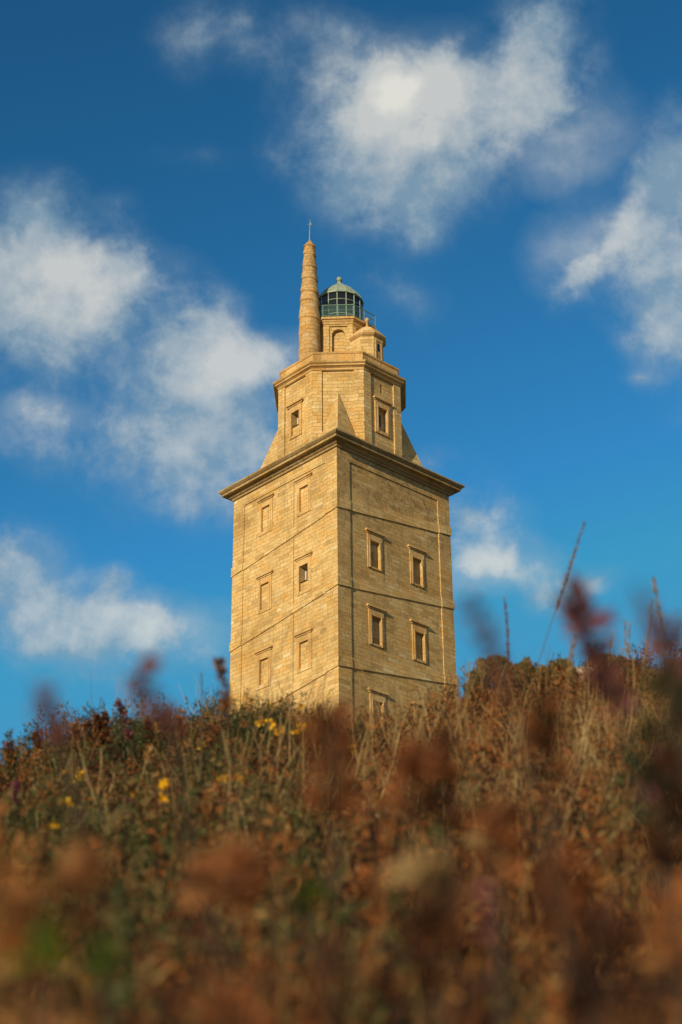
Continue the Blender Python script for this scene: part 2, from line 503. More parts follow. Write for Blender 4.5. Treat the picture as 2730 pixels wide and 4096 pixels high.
def window(F, base, uc, zl, zt, zb, zf, dep, opening=None, fw=0.28, hw=0.47, lw=0.92, fp=0.085, lp=0.27):
    """stone surround on a wall plane (base = its offset), lintel, blind panel or pane"""
    m = MB()
    F.box(m, uc - hw - fw, uc - hw, zf, zl - 0.26, base - 0.02, base + fp)
    F.box(m, uc + hw, uc + hw + fw, zf, zl - 0.26, base - 0.02, base + fp)
    F.box(m, uc - hw, uc + hw, zt, zl - 0.26, base - 0.02, base + fp - 0.003)
    F.box(m, uc - hw, uc + hw, zf, zb, base - 0.02, base + fp - 0.003)
    # inner fillet of the surround
    f2 = fw * 0.42
    for a, b in ((uc - hw - f2, uc - hw + 0.002), (uc + hw - 0.002, uc + hw + f2)):
        F.box(m, a, b, zb - 0.12, zt + 0.12, base, base + fp + 0.035)
    wo_ = m.build('window', TRIM, tower)
    l = MB()
    F.box(l, uc - lw + 0.1, uc + lw - 0.1, zl - 0.26, zl - 0.15, base - 0.02, base + lp * 0.55)
    F.box(l, uc - lw, uc + lw, zl - 0.15, zl, base - 0.02, base + lp)
    l.build('lintel', TRIM, wo_)
    pn = MB()
    lo = zb if opening is None else zb
    hi = zt if opening is None else opening
    F.sheet(pn, uc - hw, uc + hw, lo, hi, (), base - dep)
    pn.build('blind_panel', MOSSY_SHADED if F.N.y < -0.9 else STONE, wo_)  # right-side panels get a darker stone: recess shade put into the colour
    if opening is not None:
        g = MB()
        F.sheet(g, uc - hw, uc + hw, opening, zt, (), base - 0.62)
        g.build('pane', WGLASS, wo_)
        s_ = MB()
        F.box(s_, uc - hw, uc - hw + 0.09, opening, zt, base - 0.6, base - 0.53)
        F.box(s_, uc + hw - 0.09, uc + hw, opening, zt, base - 0.6, base - 0.53)
        F.box(s_, uc - hw + 0.09, uc + hw - 0.09, opening, opening + 0.09, base - 0.6, base - 0.532)
        F.box(s_, uc - hw + 0.09, uc + hw - 0.09, zt - 0.09, zt, base - 0.6, base - 0.532)
        s_.build('sash', WINFR, wo_)
    return wo_


for (uc, zl, zt, zb, zf) in WIN_L:
    window(FL, -PD, uc, zl, zt, zb, zf, 0.11, 47.4 if (zl == 49.40 and uc > 0) else None, fp=0.055, lp=0.2)
for (uc, zl, zt, zb, zf) in WIN_R:
    window(FR, -PD, uc, zl, zt, zb, zf, 0.20, None, fp=0.075, lp=0.22, fw=0.25)

# the raised band that winds up round the tower, one turn per storey
for zc in (51.88, 45.87, 39.91, 33.9):
    m = MB()
    rise = 1.51
    for F, z0 in ((FR, zc), (FL, zc - rise), (FB2, zc - 2 * rise), (FB1, zc - 3 * rise)):
        for (ua, ub, off) in ((-HS - 0.0, -4.55, 0.0), (-4.55, 4.55, -PD), (4.55, HS + 0.0, 0.0)):
            za = z0 + rise * (ua + HS) / (2 * HS)
            dz = rise * (ub - ua) / (2 * HS)
            e0 = 0.075 if ua == -HS else 0.0
            e1 = 0.075 if ub == HS else 0.0
            F.box(m, ua - e0 + (0.002 if e0 else 0), ub + e1, za, za + 0.74, off - 0.03, off + 0.075, dz, 0.03)
    m.build('string_course', STONE, tower)
cb = MB()
cb.tube([FL.p(1.09, z_, -PD + 0.02) for z_ in np.linspace(36, 55.9, 30)], 0.022, 6)
cb.build('lightning_cable', CABLE, tower)

# main cornice
m = MB()
prof = [(5.79, 56.72), (5.92, 56.76), (5.92, 56.90), (6.05, 56.96), (6.16, 57.08), (6.16, 57.13), (6.48, 57.15), (6.48, 57.33), (6.56, 57.36), (6.70, 57.50), (6.70, 57.60), (6.2, 57.68), (4.6, 57.72)]
ring(m, 4, prof, 0.0, True)
m.build('cornice', MOSSY_SHADED, tower)

# corner spurs between square and octagon
OW = 4.74
t8 = math.tan(math.pi / 8)
for sx, sy in ((-1, -1), (1, -1), (1, 1), (-1, 1)):
    m = MB()
    q = OW / math.sqrt(2)
    A = Vector((sx * q, sy * q, Z(63.35))) * 1.0
    A += Vector((sx, sy, 0)) * 0.004
    V4 = Vector((sx * OW, sy * OW * t8, Z(57.66)))
    V5 = Vector((sx * OW * t8, sy * OW, Z(57.66)))
    Cn = Vector((sx * 4.92, sy * 4.92, Z(57.66)))
    m.face([V4, Cn, A] if sx * sy < 0 else [Cn, V4, A])
    m.face([Cn, V5, A] if sx * sy < 0 else [V5, Cn, A])
    m.build('corner_spur', STONE, tower)

# octagonal stage
OF = [Face(45 * k, OW) for k in range(8)]
ha = OW * t8
oc = MB()
for k, F in enumerate(OF):
    F.sheet(oc, -ha, ha, 57.4, 65.62, [(-1.22, 1.22, 57.5, 65.33, 0.12)])
    hol = []
    if k == 4:
        hol = [(-0.45, 0.45, 60.62, 61.46, 0.10), (-0.45, 0.45, 61.46, 62.66, 0.7)]
    if k == 6:
        hol = [(-0.48, 0.48, 60.62, 62.66, 0.24), (-0.10, 0.10, 64.03, 64.80, 0.4)]
    F.sheet(oc, -1.22, 1.22, 57.5, 65.33, hol, -0.12)
oc.build('upper_wall', STONE, tower)
window(OF[4], -0.12, 0.0, 63.42, 62.66, 60.62, 60.40, 0.10, 61.46, hw=0.45, fw=0.24, lw=0.92)
window(OF[6], -0.12, 0.0, 63.42, 62.66, 60.62, 60.38, 0.24, None, hw=0.48, fw=0.30, lw=0.95, fp=0.12)
sl_ = MB()
OF[6].sheet(sl_, -0.10, 0.10, 64.03, 64.80, (), -0.5)
sl_.build('slit_window', PANE, tower)
sl2 = MB()
OF[6].sheet(sl2, -0.17, 0.10, 61.2, 62.2, (), -0.352)
sl2.build('niche_slit', PANE, tower)
m = MB()
ring(m, 8, [(OW - 0.02, 65.30), (4.80, 65.36), (4.80, 65.5), (4.92, 65.58), (5.02, 65.62), (5.02, 65.74), (5.14, 65.82), (5.18, 65.95), (4.9, 66.02), (4.5, 66.02)], 0.0, True)
m.build('upper_cornice', TRIM, tower)
m = MB()
ring(m, 8, [(4.60, 66.0), (4.60, 66.86), (4.66, 66.9), (4.66, 67.05), (4.22, 67.05), (4.22, 66.0)], 0.0, False)
m.build('parapet', TRIM, tower)

# drum under the lantern, with arched niches
DW = 2.70
da = DW * t8
dr = MB()
for k in range(8):
    F = Face(45 * k, DW)
    F.sheet(dr, -da, da, 66.0, 70.85, [(-0.72, 0.72, 66.1, 70.66, 0.10)])
    # flat panel with an arched recess
    r_, zc_ = 0.52, 69.92
    n_ = 14
    arc = [(r_ * math.cos(math.pi * i / n_), zc_ + r_ * math.sin(math.pi * i / n_)) for i in range(n_ + 1)]
    out_, dep_ = -0.10, 0.30
    F.sheet(dr, -0.72, -r_, 66.1, 70.66, (), out_)
    F.sheet(dr, r_, 0.72, 66.1, 70.66, (), out_)
    for i in range(n_):
        (ua, za), (ub, zb_) = arc[i], arc[i + 1]
        dr.face([F.p(ub, zb_, out_), F.p(ua, za, out_), F.p(ua, 70.66, out_), F.p(ub, 70.66, out_)])
        dr.face([F.p(ua, za, out_), F.p(ub, zb_, out_), F.p(ub, zb_, out_ - dep_), F.p(ua, za, out_ - dep_)])
    for sgn in (-1, 1):
        q4 = [F.p(sgn * r_, 66.1, out_), F.p(sgn * r_, zc_, out_), F.p(sgn * r_, zc_, out_ - dep_), F.p(sgn * r_, 66.1, out_ - dep_)]
        dr.face(q4 if sgn < 0 else q4[::-1])
    F.sheet(dr, -r_, r_, 66.1, zc_ + r_, (), out_ - dep_)
dr.build('drum', STONE, tower)
m = MB()
ring(m, 8, [(DW - 0.02, 70.78), (2.76, 70.84), (2.78, 70.98), (2.86, 71.08), (2.86, 71.16), (2.97, 71.2), (2.97, 71.4), (2.6, 71.46)], 0.0, True)
m.build('drum_cornice', TRIM, tower)
# gallery railing
m = MB()
RW = 2.90
rv = [Vector((RW / math.cos(math.pi / 8) * math.cos(2 * math.pi * (j + .5) / 8), RW / math.cos(math.pi / 8) * math.sin(2 * math.pi * (j + .5) / 8), 0)) for j in range(8)]
for j in range(8):
    a, b = rv[j], rv[(j + 1) % 8]
    for z_, r_ in ((72.52, 0.04), (72.05, 0.018), (71.55, 0.025)):
        m.tube([a + Vector((0, 0, Z(z_))), b + Vector((0, 0, Z(z_)))], r_, 6)
    m.tube([a + Vector((0, 0, Z(71.38))), a + Vector((0, 0, Z(72.52)))], 0.032, 6)
    for f in (0.5,):
        q = a.lerp(b, f)
        m.tube([q + Vector((0, 0, Z(71.38))), q + Vector((0, 0, Z(72.52)))], 0.022, 6)
rail = m.build('railing', RAILM, tower)
m = MB()
for j in range(8):
    a, b = rv[j] * 0.996, rv[(j + 1) % 8] * 0.996
    m.face([a + Vector((0, 0, Z(71.5))), b + Vector((0, 0, Z(71.5))), b + Vector((0, 0, Z(72.48))), a + Vector((0, 0, Z(72.48)))])
m.build('mesh_panel', MESHP, rail)
# lantern
LR = 1.83
m = MB()
ring(m, 8, [(2.25, 71.4), (2.25, 71.62), (1.9, 71.8), (1.9, 71.85)], 0.0, True)
m.build('lantern_base', TRIM, tower)
m = MB()
ring(m, 16, [(LR, 71.6), (LR, 74.55)], R(8), True)
lan = m.build('lantern', PANE, tower)
for j in range(16):
    a = R(8) + 2 * math.pi * (j + .5) / 16
    c_ = LR / math.cos(math.pi / 16)
    m = MB()
    m.tube([(c_ * math.cos(a), c_ * math.sin(a), Z(71.7)), (c_ * math.cos(a), c_ * math.sin(a), Z(74.55))], 0.042, 6)
    m.build('glazing_bar', BARM, lan)
m = MB()
for z_, r_ in ((73.85, 0.03), (72.5, 0.03)):
    m.tube([((LR + .03) * math.cos(2 * math.pi * j / 32), (LR + .03) * math.sin(2 * math.pi * j / 32), Z(z_)) for j in range(33)], r_, 6, True, False)
m.build('transom', BARM, lan)
m = MB()
pr = [(1.84, 74.47), (1.96, 74.49), (1.97, 74.56), (1.88, 74.70), (1.70, 75.02), (1.45, 75.36), (1.14, 75.68), (0.80, 75.98), (0.50, 76.22), (0.30, 76.42), (0.21, 76.55), (0.17, 76.7)]
ring(m, 16, pr, R(8), True)
dome = m.build('dome', COPPER, tower)
m = MB()
for j in range(16):
    a = R(8) + 2 * math.pi * (j + .5) / 16
    m.tube([(q[0] / math.cos(math.pi / 16) * math.cos(a), q[0] / math.cos(math.pi / 16) * math.sin(a), Z(q[1])) for q in pr[2:-2]], 0.022, 5)
m.build('seam', COPPER, dome)
m = MB()
m.grid([[(0.27 * math.sin(t_) * math.cos(a_), 0.27 * math.sin(t_) * math.sin(a_), Z(76.93 - 0.27 * math.cos(t_))) for a_ in np.linspace(0, 2 * math.pi, 16, endpoint=False)] for t_ in np.linspace(0.25, math.pi - 0.03, 10)])
m.build('ball_finial', COPPER, dome)


def rotl(x, y):
    """world offset from the axis -> tower local"""
    c, s = math.cos(YAW), math.sin(YAW)
    return c * x + s * y, -s * x + c * y


# spire with its winding ledge
SX, SY = rotl(-2.36, -2.75)
nth = 48
zz = np.linspace(66.0, 78.2, 220)
ledz = [68.0, 69.5, 71.08, 72.75, 73.65, 74.92, 76.12, 77.36, 78.2]
rows = []
for z_ in zz:
    row = []
    for j in range(nth):
        th = 2 * math.pi * j / nth
        base = 0.85 if z_ < 70 else 0.85 - 0.42 * ((z_ - 70) / 8.2) ** 1.12
        ph = (math.sin(th - 0.9 + YAW) * 0.16)
        ze = z_ - ph
        k = 0
        while k < len(ledz) - 1 and ledz[k + 1] < ze:
            k += 1
        u_ = (ze - ledz[k]) / max(0.3, (ledz[min(k + 1, len(ledz) - 1)] - ledz[k]) or 1)
        led = 0.075 * max(0.0, 1 - max(0.0, u_) * 1.3) if ze > 70.9 else 0.0
        if 0 <= u_ < 0.04 and ze > 70.9:
            led *= u_ / 0.04
        rr = base + led + 0.008 * math.sin(th * 7 + z_ * 3.1) + 0.008 * math.sin(z_ * 9 + th * 3)
        row.append((SX + rr * math.cos(th), SY + rr * math.sin(th), Z(z_)))
    rows.append(row)
for (rr, z_) in ((0.49, 78.22), (0.49, 78.30), (0.44, 78.33), (0.03, 78.95)):
    rows.append([(SX + rr * math.cos(2 * math.pi * j / nth), SY + rr * math.sin(2 * math.pi * j / nth), Z(z_)) for j in range(nth)])
m = MB()
m.grid(rows, True, False)
spire = m.build('spire', SPIRE, tower, uvround=(SX, SY, 0.8))
m = MB()
m.tube([(SX, SY, Z(78.8)), (SX + 0.01, SY, Z(79.6)), (SX + 0.03, SY, Z(80.4)), (SX + 0.05, SY, Z(81.1))], [0.06, 0.04, 0.032, 0.015], 6)
ux, uy = math.cos(-YAW), math.sin(-YAW)
m.tube([(SX - 0.2 * ux, SY - 0.2 * uy, Z(80.52)), (SX + 0.24 * ux, SY + 0.24 * uy, Z(80.52))], 0.022, 6)
m.tube([(SX + 0.1 * ux, SY + 0.1 * uy, Z(80.42)), (SX + 0.1 * ux, SY + 0.1 * uy, Z(80.72))], 0.03, 6)
m.build('weather_vane', COPPER, spire)

# small stair turret with domed roof
UX, UY = rotl(2.18, -2.35)
m = MB()
TW = 1.22
ring(m, 8, [(TW, 66.0), (TW, 69.35)], 0.0, True, False, UX, UY)
tur = m.build('turret', STONE, tower)
m = MB()
ring(m, 8, [(TW - 0.02, 69.12), (1.36, 69.25), (1.44, 69.36), (1.44, 69.46), (1.36, 69.52), (1.1, 69.86), (0.75, 70.28), (0.36, 70.56), (0.17, 70.68), (0.12, 70.85)], 0.0, True, False, UX, UY)
trf = m.build('turret_roof', TRIM, tur)
m = MB()
m.grid([[(UX + r_ * math.cos(a_), UY + r_ * math.sin(a_), Z(z_)) for a_ in np.linspace(0, 2 * math.pi, 12, endpoint=False)] for r_, z_ in ((0.12, 70.7), (0.085, 70.95), (0.085, 71.2), (0.15, 71.26), (0.185, 71.4), (0.15, 71.54), (0.07, 71.62), (0.01, 71.64))])
m.build('stone_finial', TRIM, trf)
F = Face(270, TW)
shift = Vector((UX, UY, 0))
m = MB()
F.box(m, -0.36, -0.24, 66.4, 68.95, -0.01, 0.05)
F.box(m, 0.24, 0.36, 66.4, 68.95, -0.01, 0.05)
F.box(m, -0.24, 0.24, 68.8, 68.95, -0.01, 0.048)
m.v = [tuple(Vector(q) + shift) for q in m.v]
td = m.build('turret_window', TRIM, tur)
m = MB()
F.sheet(m, -0.24, 0.24, 66.4, 68.8, (), 0.006)
m.v = [tuple(Vector(q) + shift) for q in m.v]
m.build('blind_panel', MOSSY_SHADED, td)
m = MB()
F.sheet(m, -0.10, 0.12, 67.9, 68.6, (), 0.012)
m.v = [tuple(Vector(q) + shift) for q in m.v]
m.build('pane', PANE, td)


# ------------------------------------------------------------------ the hillside
TAB = [(-0.40, .300), (-.253, .33), (-.221, .336), (-.182, .347), (-.142, .358), (-.093, .36), (-.08, .366), (-.061, .368), (-.02, .367), (-.004, .36), (.017, .356), (.053, .359), (.07, .365), (.083, .374), (.095, .381), (.128, .384), (.153, .386), (.187, .394), (.225, .399), (.254, .402), (.40, .42)]
TAX, TAY = np.array([t[0] for t in TAB]), np.array([t[1] for t in TAB])
YR, HV = 4.4, 0.235


def sstep(a, b, x):
    t = np.clip((x - a) / (b - a), 0, 1)
    return t * t * (3 - 2 * t)


def bumps(x, y):
    return (0.035 * np.sin(x * 5.1 + 1.3) * np.sin(y * 3.7 + 0.4) + 0.02 * np.sin(x * 11.7 + y * 7.9) + 0.012 * np.sin(x * 23 - y * 19))


def top(x, y):
    """height of the plant tops: hollow slope up to the crest of the bank"""
    x, y = np.asarray(x, float), np.asarray(y, float)
    yy = np.clip(y, -3, YR)
    r = np.interp(x / np.maximum(np.abs(y), 0.6) * np.sign(np.maximum(y, 0.01)), TAX, TAY)
    q = r * YR
    yc = np.clip(yy, 0.02, YR)
    rr = np.interp(yc, [0.0, 0.3, 0.42, 0.6, 0.9, 1.3, 2.5, YR], [0.10, 0.148, 0.178, 0.205, 0.233, 0.257, 0.300, 0.362])
    near = np.where(yy > 0.02, yc * rr * (r / 0.362) ** (yc / YR), 0.1 * yy)
    return near + 0.16 * np.maximum(y - YR, 0) + bumps(x, y) * np.clip(y / YR, 0.15, 1) * 0.8


def ground(x, y):
    x, y = np.asarray(x, float), np.asarray(y, float)
    near = top(x, y) - HV
    dt = np.hypot(x - TX, y - TY)
    far = np.maximum(ZB - 0.24 * np.maximum(dt - 9, 0), -14 + 0.0 * dt)
    far = np.where(dt < 9, ZB, far)
    wgt = sstep(5.2, 12.0, np.hypot(x, y))
    return near * (1 - wgt) + far * wgt


def axis_vals(lim_near, step, far, n):
    a = np.arange(-lim_near, lim_near + 1e-6, step)
    g = lim_near + (far - lim_near) * (np.linspace(0, 1, n + 1)[1:] ** 3.2)
    return np.concatenate([-g[::-1], a, g])


gx, gy = axis_vals(6.0, 0.09, 3000, 60), axis_vals(7.5, 0.09, 3000, 80)
GX, GY = np.meshgrid(gx, gy)
GZ = ground(GX, GY)
verts = np.stack([GX, GY, GZ], -1).reshape(-1, 3)
nx, ny = len(gx), len(gy)
ii, jj = np.meshgrid(np.arange(nx - 1), np.arange(ny - 1))
a0 = (jj * nx + ii).ravel()
faces = np.stack([a0, a0 + 1, a0 + nx + 1, a0 + nx], -1)


def mesh_np(name, V_, F_, mat, tone=None, parent=None, smooth=False, mats=None, midx=None):
    """quads from numpy arrays as one mesh object; tone is a per-face value"""
    me = bpy.data.meshes.new(name)
    V_ = np.ascontiguousarray(V_, np.float32)
    F_ = np.ascontiguousarray(F_, np.int32)
    me.vertices.add(len(V_))
    me.vertices.foreach_set('co', V_.ravel())
    n = len(F_)
    me.loops.add(n * 4)
    me.loops.foreach_set('vertex_index', F_.ravel())
    me.polygons.add(n)
    me.polygons.foreach_set('loop_start', np.arange(0, n * 4, 4, dtype=np.int32))
    me.polygons.foreach_set('loop_total', np.full(n, 4, dtype=np.int32))
    me.polygons.foreach_set('use_smooth', np.full(n, smooth, dtype=bool))
    me.update(calc_edges=True)
    for mm in (mats or [mat]):
        me.materials.append(mm)
    if midx is not None:
        me.polygons.foreach_set('material_index', np.ascontiguousarray(midx, np.int32))
    if tone is not None:
        at_ = me.attributes.new('tone', 'FLOAT', 'FACE')
        at_.data.foreach_set('value', np.ascontiguousarray(tone, np.float32))
    o = bpy.data.objects.new(name, me)
    COL.objects.link(o)
    if parent:
        o.parent = parent
    return o


def leaf_mat(name, stops, trans=0.25, rough=0.75):
    m, N, bs = new_mat(name)
    at_ = N.n('ShaderNodeAttribute')
    at_.attribute_name = 'tone'
    c = N.ramp(at_.outputs['Fac'], stops)
    N.put(bs.inputs['Base Color'], c)
    bs.inputs['Roughness'].default_value = rough
    bs.inputs['Specular IOR Level'].default_value = 0.2
    tl = N.n('ShaderNodeBsdfTranslucent')
    N.put(tl.inputs[0], c)
    mx = N.n('ShaderNodeMixShader')
    mx.inputs[0].default_value = trans
    N.t.links.new(bs.outputs[0], mx.inputs[1])
    N.t.links.new(tl.outputs[0], mx.inputs[2])
    N.t.links.new(mx.outputs[0], N.t.nodes['Material Output'].inputs[0])
    return m


HEATH = leaf_mat('heather_leaf', [(0.0, (0.022, 0.012, 0.009)), (0.14, (0.050, 0.021, 0.012)), (0.30, (0.125, 0.047, 0.016)), (0.45, (0.34, 0.112, 0.026)),
                                  (0.58, (0.33, 0.165, 0.050)), (0.70, (0.35, 0.225, 0.085)), (0.82, (0.095, 0.088, 0.028)), (0.92, (0.058, 0.072, 0.021)), (1.0, (0.10, 0.125, 0.028))])
RUST = leaf_mat('rusty_heather_flower', [(0.0, (0.19, 0.066, 0.025)), (0.5, (0.34, 0.125, 0.040)), (1.0, (0.40, 0.22, 0.085))], 0.35)
CUSHM = leaf_mat('cushion_leaf', [(0.0, (0.06, 0.065, 0.022)), (0.5, (0.13, 0.115, 0.04)), (1.0, (0.24, 0.165, 0.065))], 0.25)
STRAW = leaf_mat('dry_grass_blade', [(0.0, (0.15, 0.085, 0.034)), (0.4, (0.34, 0.22, 0.085)), (0.75, (0.48, 0.35, 0.15)), (1.0, (0.18, 0.17, 0.055))], 0.2)
GORSE = leaf_mat('gorse_needle', [(0.0, (0.018, 0.026, 0.011)), (0.4, (0.036, 0.054, 0.017)), (0.75, (0.07, 0.085, 0.024)), (1.0, (0.14, 0.095, 0.032))], 0.2)
YELLOW = leaf_mat('gorse_petal', [(0.0, (0.80, 0.40, 0.008)), (1.0, (0.85, 0.52, 0.012))], 0.3, 0.6)
PINK = leaf_mat('heather_bell_pink', [(0.0, (0.20, 0.05, 0.06)), (1.0, (0.38, 0.12, 0.17))], 0.3, 0.6)
PURPLE = leaf_mat('heather_bell_dark', [(0.0, (0.13, 0.050, 0.045)), (0.6, (0.27, 0.10, 0.085)), (1.0, (0.42, 0.18, 0.15))], 0.3, 0.7)
GREENL = leaf_mat('green_leaf', [(0.0, (0.08, 0.13, 0.014)), (1.0, (0.22, 0.30, 0.03))], 0.35, 0.6)
TWIG = leaf_mat('twig_bark', [(0.0, (0.05, 0.033, 0.022)), (0.6, (0.14, 0.10, 0.065)), (1.0, (0.30, 0.23, 0.14))], 0.0, 0.9)
SOIL, N, bs = new_mat('peaty_soil')
tc_ = N.n('ShaderNodeTexCoord')
N.put(bs.inputs['Base Color'], N.ramp(N.noise(tc_.outputs['Object'], 6.0, 6.0, 0.7), [(0.3, (0.028, 0.020, 0.012)), (0.55, (0.075, 0.052, 0.026)), (0.75, (0.11, 0.095, 0.04))]))
bs.inputs['Roughness'].default_value = 0.95
hill = mesh_np('hillside', verts, faces, SOIL, smooth=True)
tag(hill, kind='structure')

rng = np.random.default_rng(7)


def unit(v):
    return v / np.maximum(np.linalg.norm(v, axis=-1, keepdims=True), 1e-9)


def leaves(P, Dv, L, Wd, rg):
    """diamond leaves: base points, directions, lengths, widths -> (n,4,3)"""
    n = len(P)
    r = rg.normal(size=(n, 3))
    s_ = unit(np.cross(Dv, r))
    nn = np.cross(Dv, s_)
    L, Wd = np.asarray(L).reshape(-1, 1), np.asarray(Wd).reshape(-1, 1)
    mid = P + Dv * L * 0.45
    return np.stack([P, mid + s_ * Wd / 2 + nn * Wd * 0.18, P + Dv * L, mid - s_ * Wd / 2 + nn * Wd * 0.18], 1)


def strip(path, w0, w1, rg, cross=True):
    """a stem as two crossed tapering strips along a path -> quads"""
    path = np.asarray(path)
    n = len(path)
    d = unit(np.gradient(path, axis=0))
    r = unit(np.cross(d, rg.normal(size=3)))
    out = []
    ws = np.linspace(w0, w1, n).reshape(-1, 1) / 2
    for s_ in ((r, np.cross(d, r)) if cross else (r,)):
        a, b = path - s_ * ws, path + s_ * ws
        out.append(np.stack([a[:-1], b[:-1], b[1:], a[1:]], 1))
    return np.concatenate(out)


def curve(p0, d0, length, bend, n, rg, droop=0.0):
    pts = [np.array(p0, float)]
    d = np.array(d0, float)
    d /= np.linalg.norm(d)
    for i in range(n):
        d = d + rg.normal(size=3) * bend / n - np.array([0, 0, droop / n])
        d /= np.linalg.norm(d)
        pts.append(pts[-1] + d * length / n)
    return np.array(pts)


def on_path(path, t):
    t = np.clip(t, 0, 1) * (len(path) - 1)
    i = np.minimum(t.astype(int), len(path) - 2)
    f = (t - i).reshape(-1, 1)
    return path[i] * (1 - f) + path[i + 1] * f, unit(path[i + 1] - path[i])


def spike(path, n, rad, L, Wd, rg, up=0.6):
    """little bells or leaves crowded round a stem"""
    t = rg.random(n)
    p, d = on_path(path, t)
    r = rg.normal(size=(n, 3))
    r = unit(r - d * np.sum(r * d, 1, keepdims=True))
    env = np.sin(np.clip(t, 0.02, 0.98) * math.pi) ** 0.5
    p = p + r * (rad * env * rg.random(n) ** 0.5).reshape(-1, 1)
    dv = unit(r + d * up + rg.normal(size=(n, 3)) * 0.4)
    return leaves(p, dv, L * (0.7 + 0.6 * rg.random(n)), Wd * (0.7 + 0.6 * rg.random(n)), rg)


def heather_proto(rg, kind):
    """one tuft about 0.24 m tall -> quads and tones; tone -1 marks twig-coloured"""
    Q, t_ = [], []
    for s_ in range(rg.integers(6, 9)):
        a = rg.random() * 2 * math.pi
        lean = 0.15 + 0.5 * rg.random()
        h = 0.15 + 0.11 * rg.random()
        path = curve((0.02 * math.cos(a), 0.02 * math.sin(a), 0), (lean * math.cos(a), lean * math.sin(a), 1), h, 0.7, 6, rg)
        q = strip(path, 0.003, 0.0015, rg)
        Q.append(q)
        t_.append(np.full(len(q), 0.10))
        nl = 40
        q = spike(path, nl, 0.010, 0.014, 0.0032, rg)
        Q.append(q)
        t_.append((0.05 if kind != 2 else 0.82) + 0.16 * rg.random(nl))
        for b in range(rg.integers(1, 4)):
            i = rg.integers(2, 6)
            d = unit(path[min(i + 1, 6)] - path[i - 1]) + rg.normal(size=3) * 0.45
            sp = curve(path[i], d, 0.04 + 0.05 * rg.random(), 0.5, 4, rg)
            q = spike(sp, 32, 0.0065, 0.0125, 0.0034, rg)
            Q.append(q)
            base = (0.28, 0.42, 0.80)[kind]
            t_.append(base + (0.24 if kind < 2 else 0.19) * rg.random(32) - 0.04)
    for s_ in range(3):              # bare fine twigs
        a = rg.random() * 2 * math.pi
        ln = 0.1 + 0.45 * rg.random()
        path = curve((0.02 * math.cos(a), 0.02 * math.sin(a), 0), (ln * math.cos(a), ln * math.sin(a), 1), 0.16 + 0.12 * rg.random(), 0.5, 6, rg)
        q = strip(path, 0.0022, 0.0009, rg)
        Q.append(q)
        t_.append(np.full(len(q), (0.62, 0.68, 0.10)[s_]))
    return np.concatenate(Q), np.concatenate(t_)


def grass_proto(rg, h=0.3, n=12):
    Q, t_ = [], []
    for s_ in range(n):
        a = rg.random() * 2 * math.pi
        ln = 0.1 + 0.5 * rg.random()
        path = curve((0.015 * math.cos(a), 0.015 * math.sin(a), 0), (ln * math.cos(a), ln * math.sin(a), 1), h * (0.5 + 0.7 * rg.random()), 0.6, 6, rg, 0.35 * rg.random())
        q = strip(path, 0.0034, 0.0008, rg, False)
        Q.append(q)
        t_.append(np.full(len(q), rg.random() * 0.9))
    return np.concatenate(Q), np.concatenate(t_)


def scatter(protos, pos, rz, sc, tilt, tone_add, rg):
    VV, TT = [], []
    for i in range(len(pos)):
        q, t = protos[rg.integers(len(protos))]
        c, s_ = math.cos(rz[i]), math.sin(rz[i])
        Rm = np.array([[c, -s_, 0], [s_, c, 0], [0, 0, 1.0]])
        ax, ay = tilt[i]
        Tm = np.array([[1, 0, ax], [0, 1, ay], [-ax, -ay, 1.0]])
        M = (Tm @ Rm).T * sc[i]
        VV.append(q @ M + pos[i])
        TT.append(t + tone_add[i])
    return np.concatenate(VV), np.concatenate(TT)


def quads_obj(name, Q, mat, tone=None, parent=None):
    n = len(Q)
    return mesh_np(name, Q.reshape(-1, 3), np.arange(n * 4).reshape(n, 4), mat, np.clip(tone, 0, 1) if tone is not None else None, parent)


def vnoise(x, y, s_, seed):
    """smooth value noise for patchiness"""
    r = np.random.default_rng(seed).random((64, 64))
    u, v = x * s_ + 17.3, y * s_ + 9.1
    i, j = np.floor(u).astype(int), np.floor(v).astype(int)
    f, g = u - i, v - j
    f, g = f * f * (3 - 2 * f), g * g * (3 - 2 * g)
    i, j = i % 64, j % 64
    i2, j2 = (i + 1) % 64, (j + 1) % 64
    return (r[i, j] * (1 - f) + r[i2, j] * f) * (1 - g) + (r[i, j2] * (1 - f) + r[i2, j2] * f) * g


def on_slope(px, depth):
    """foot of a plant seen at column px of the photo at this distance"""
    x = (px - SRC_W / 2) / FPX * depth
    y = depth * 0.93
    return (x, y, float(ground(x, y)))


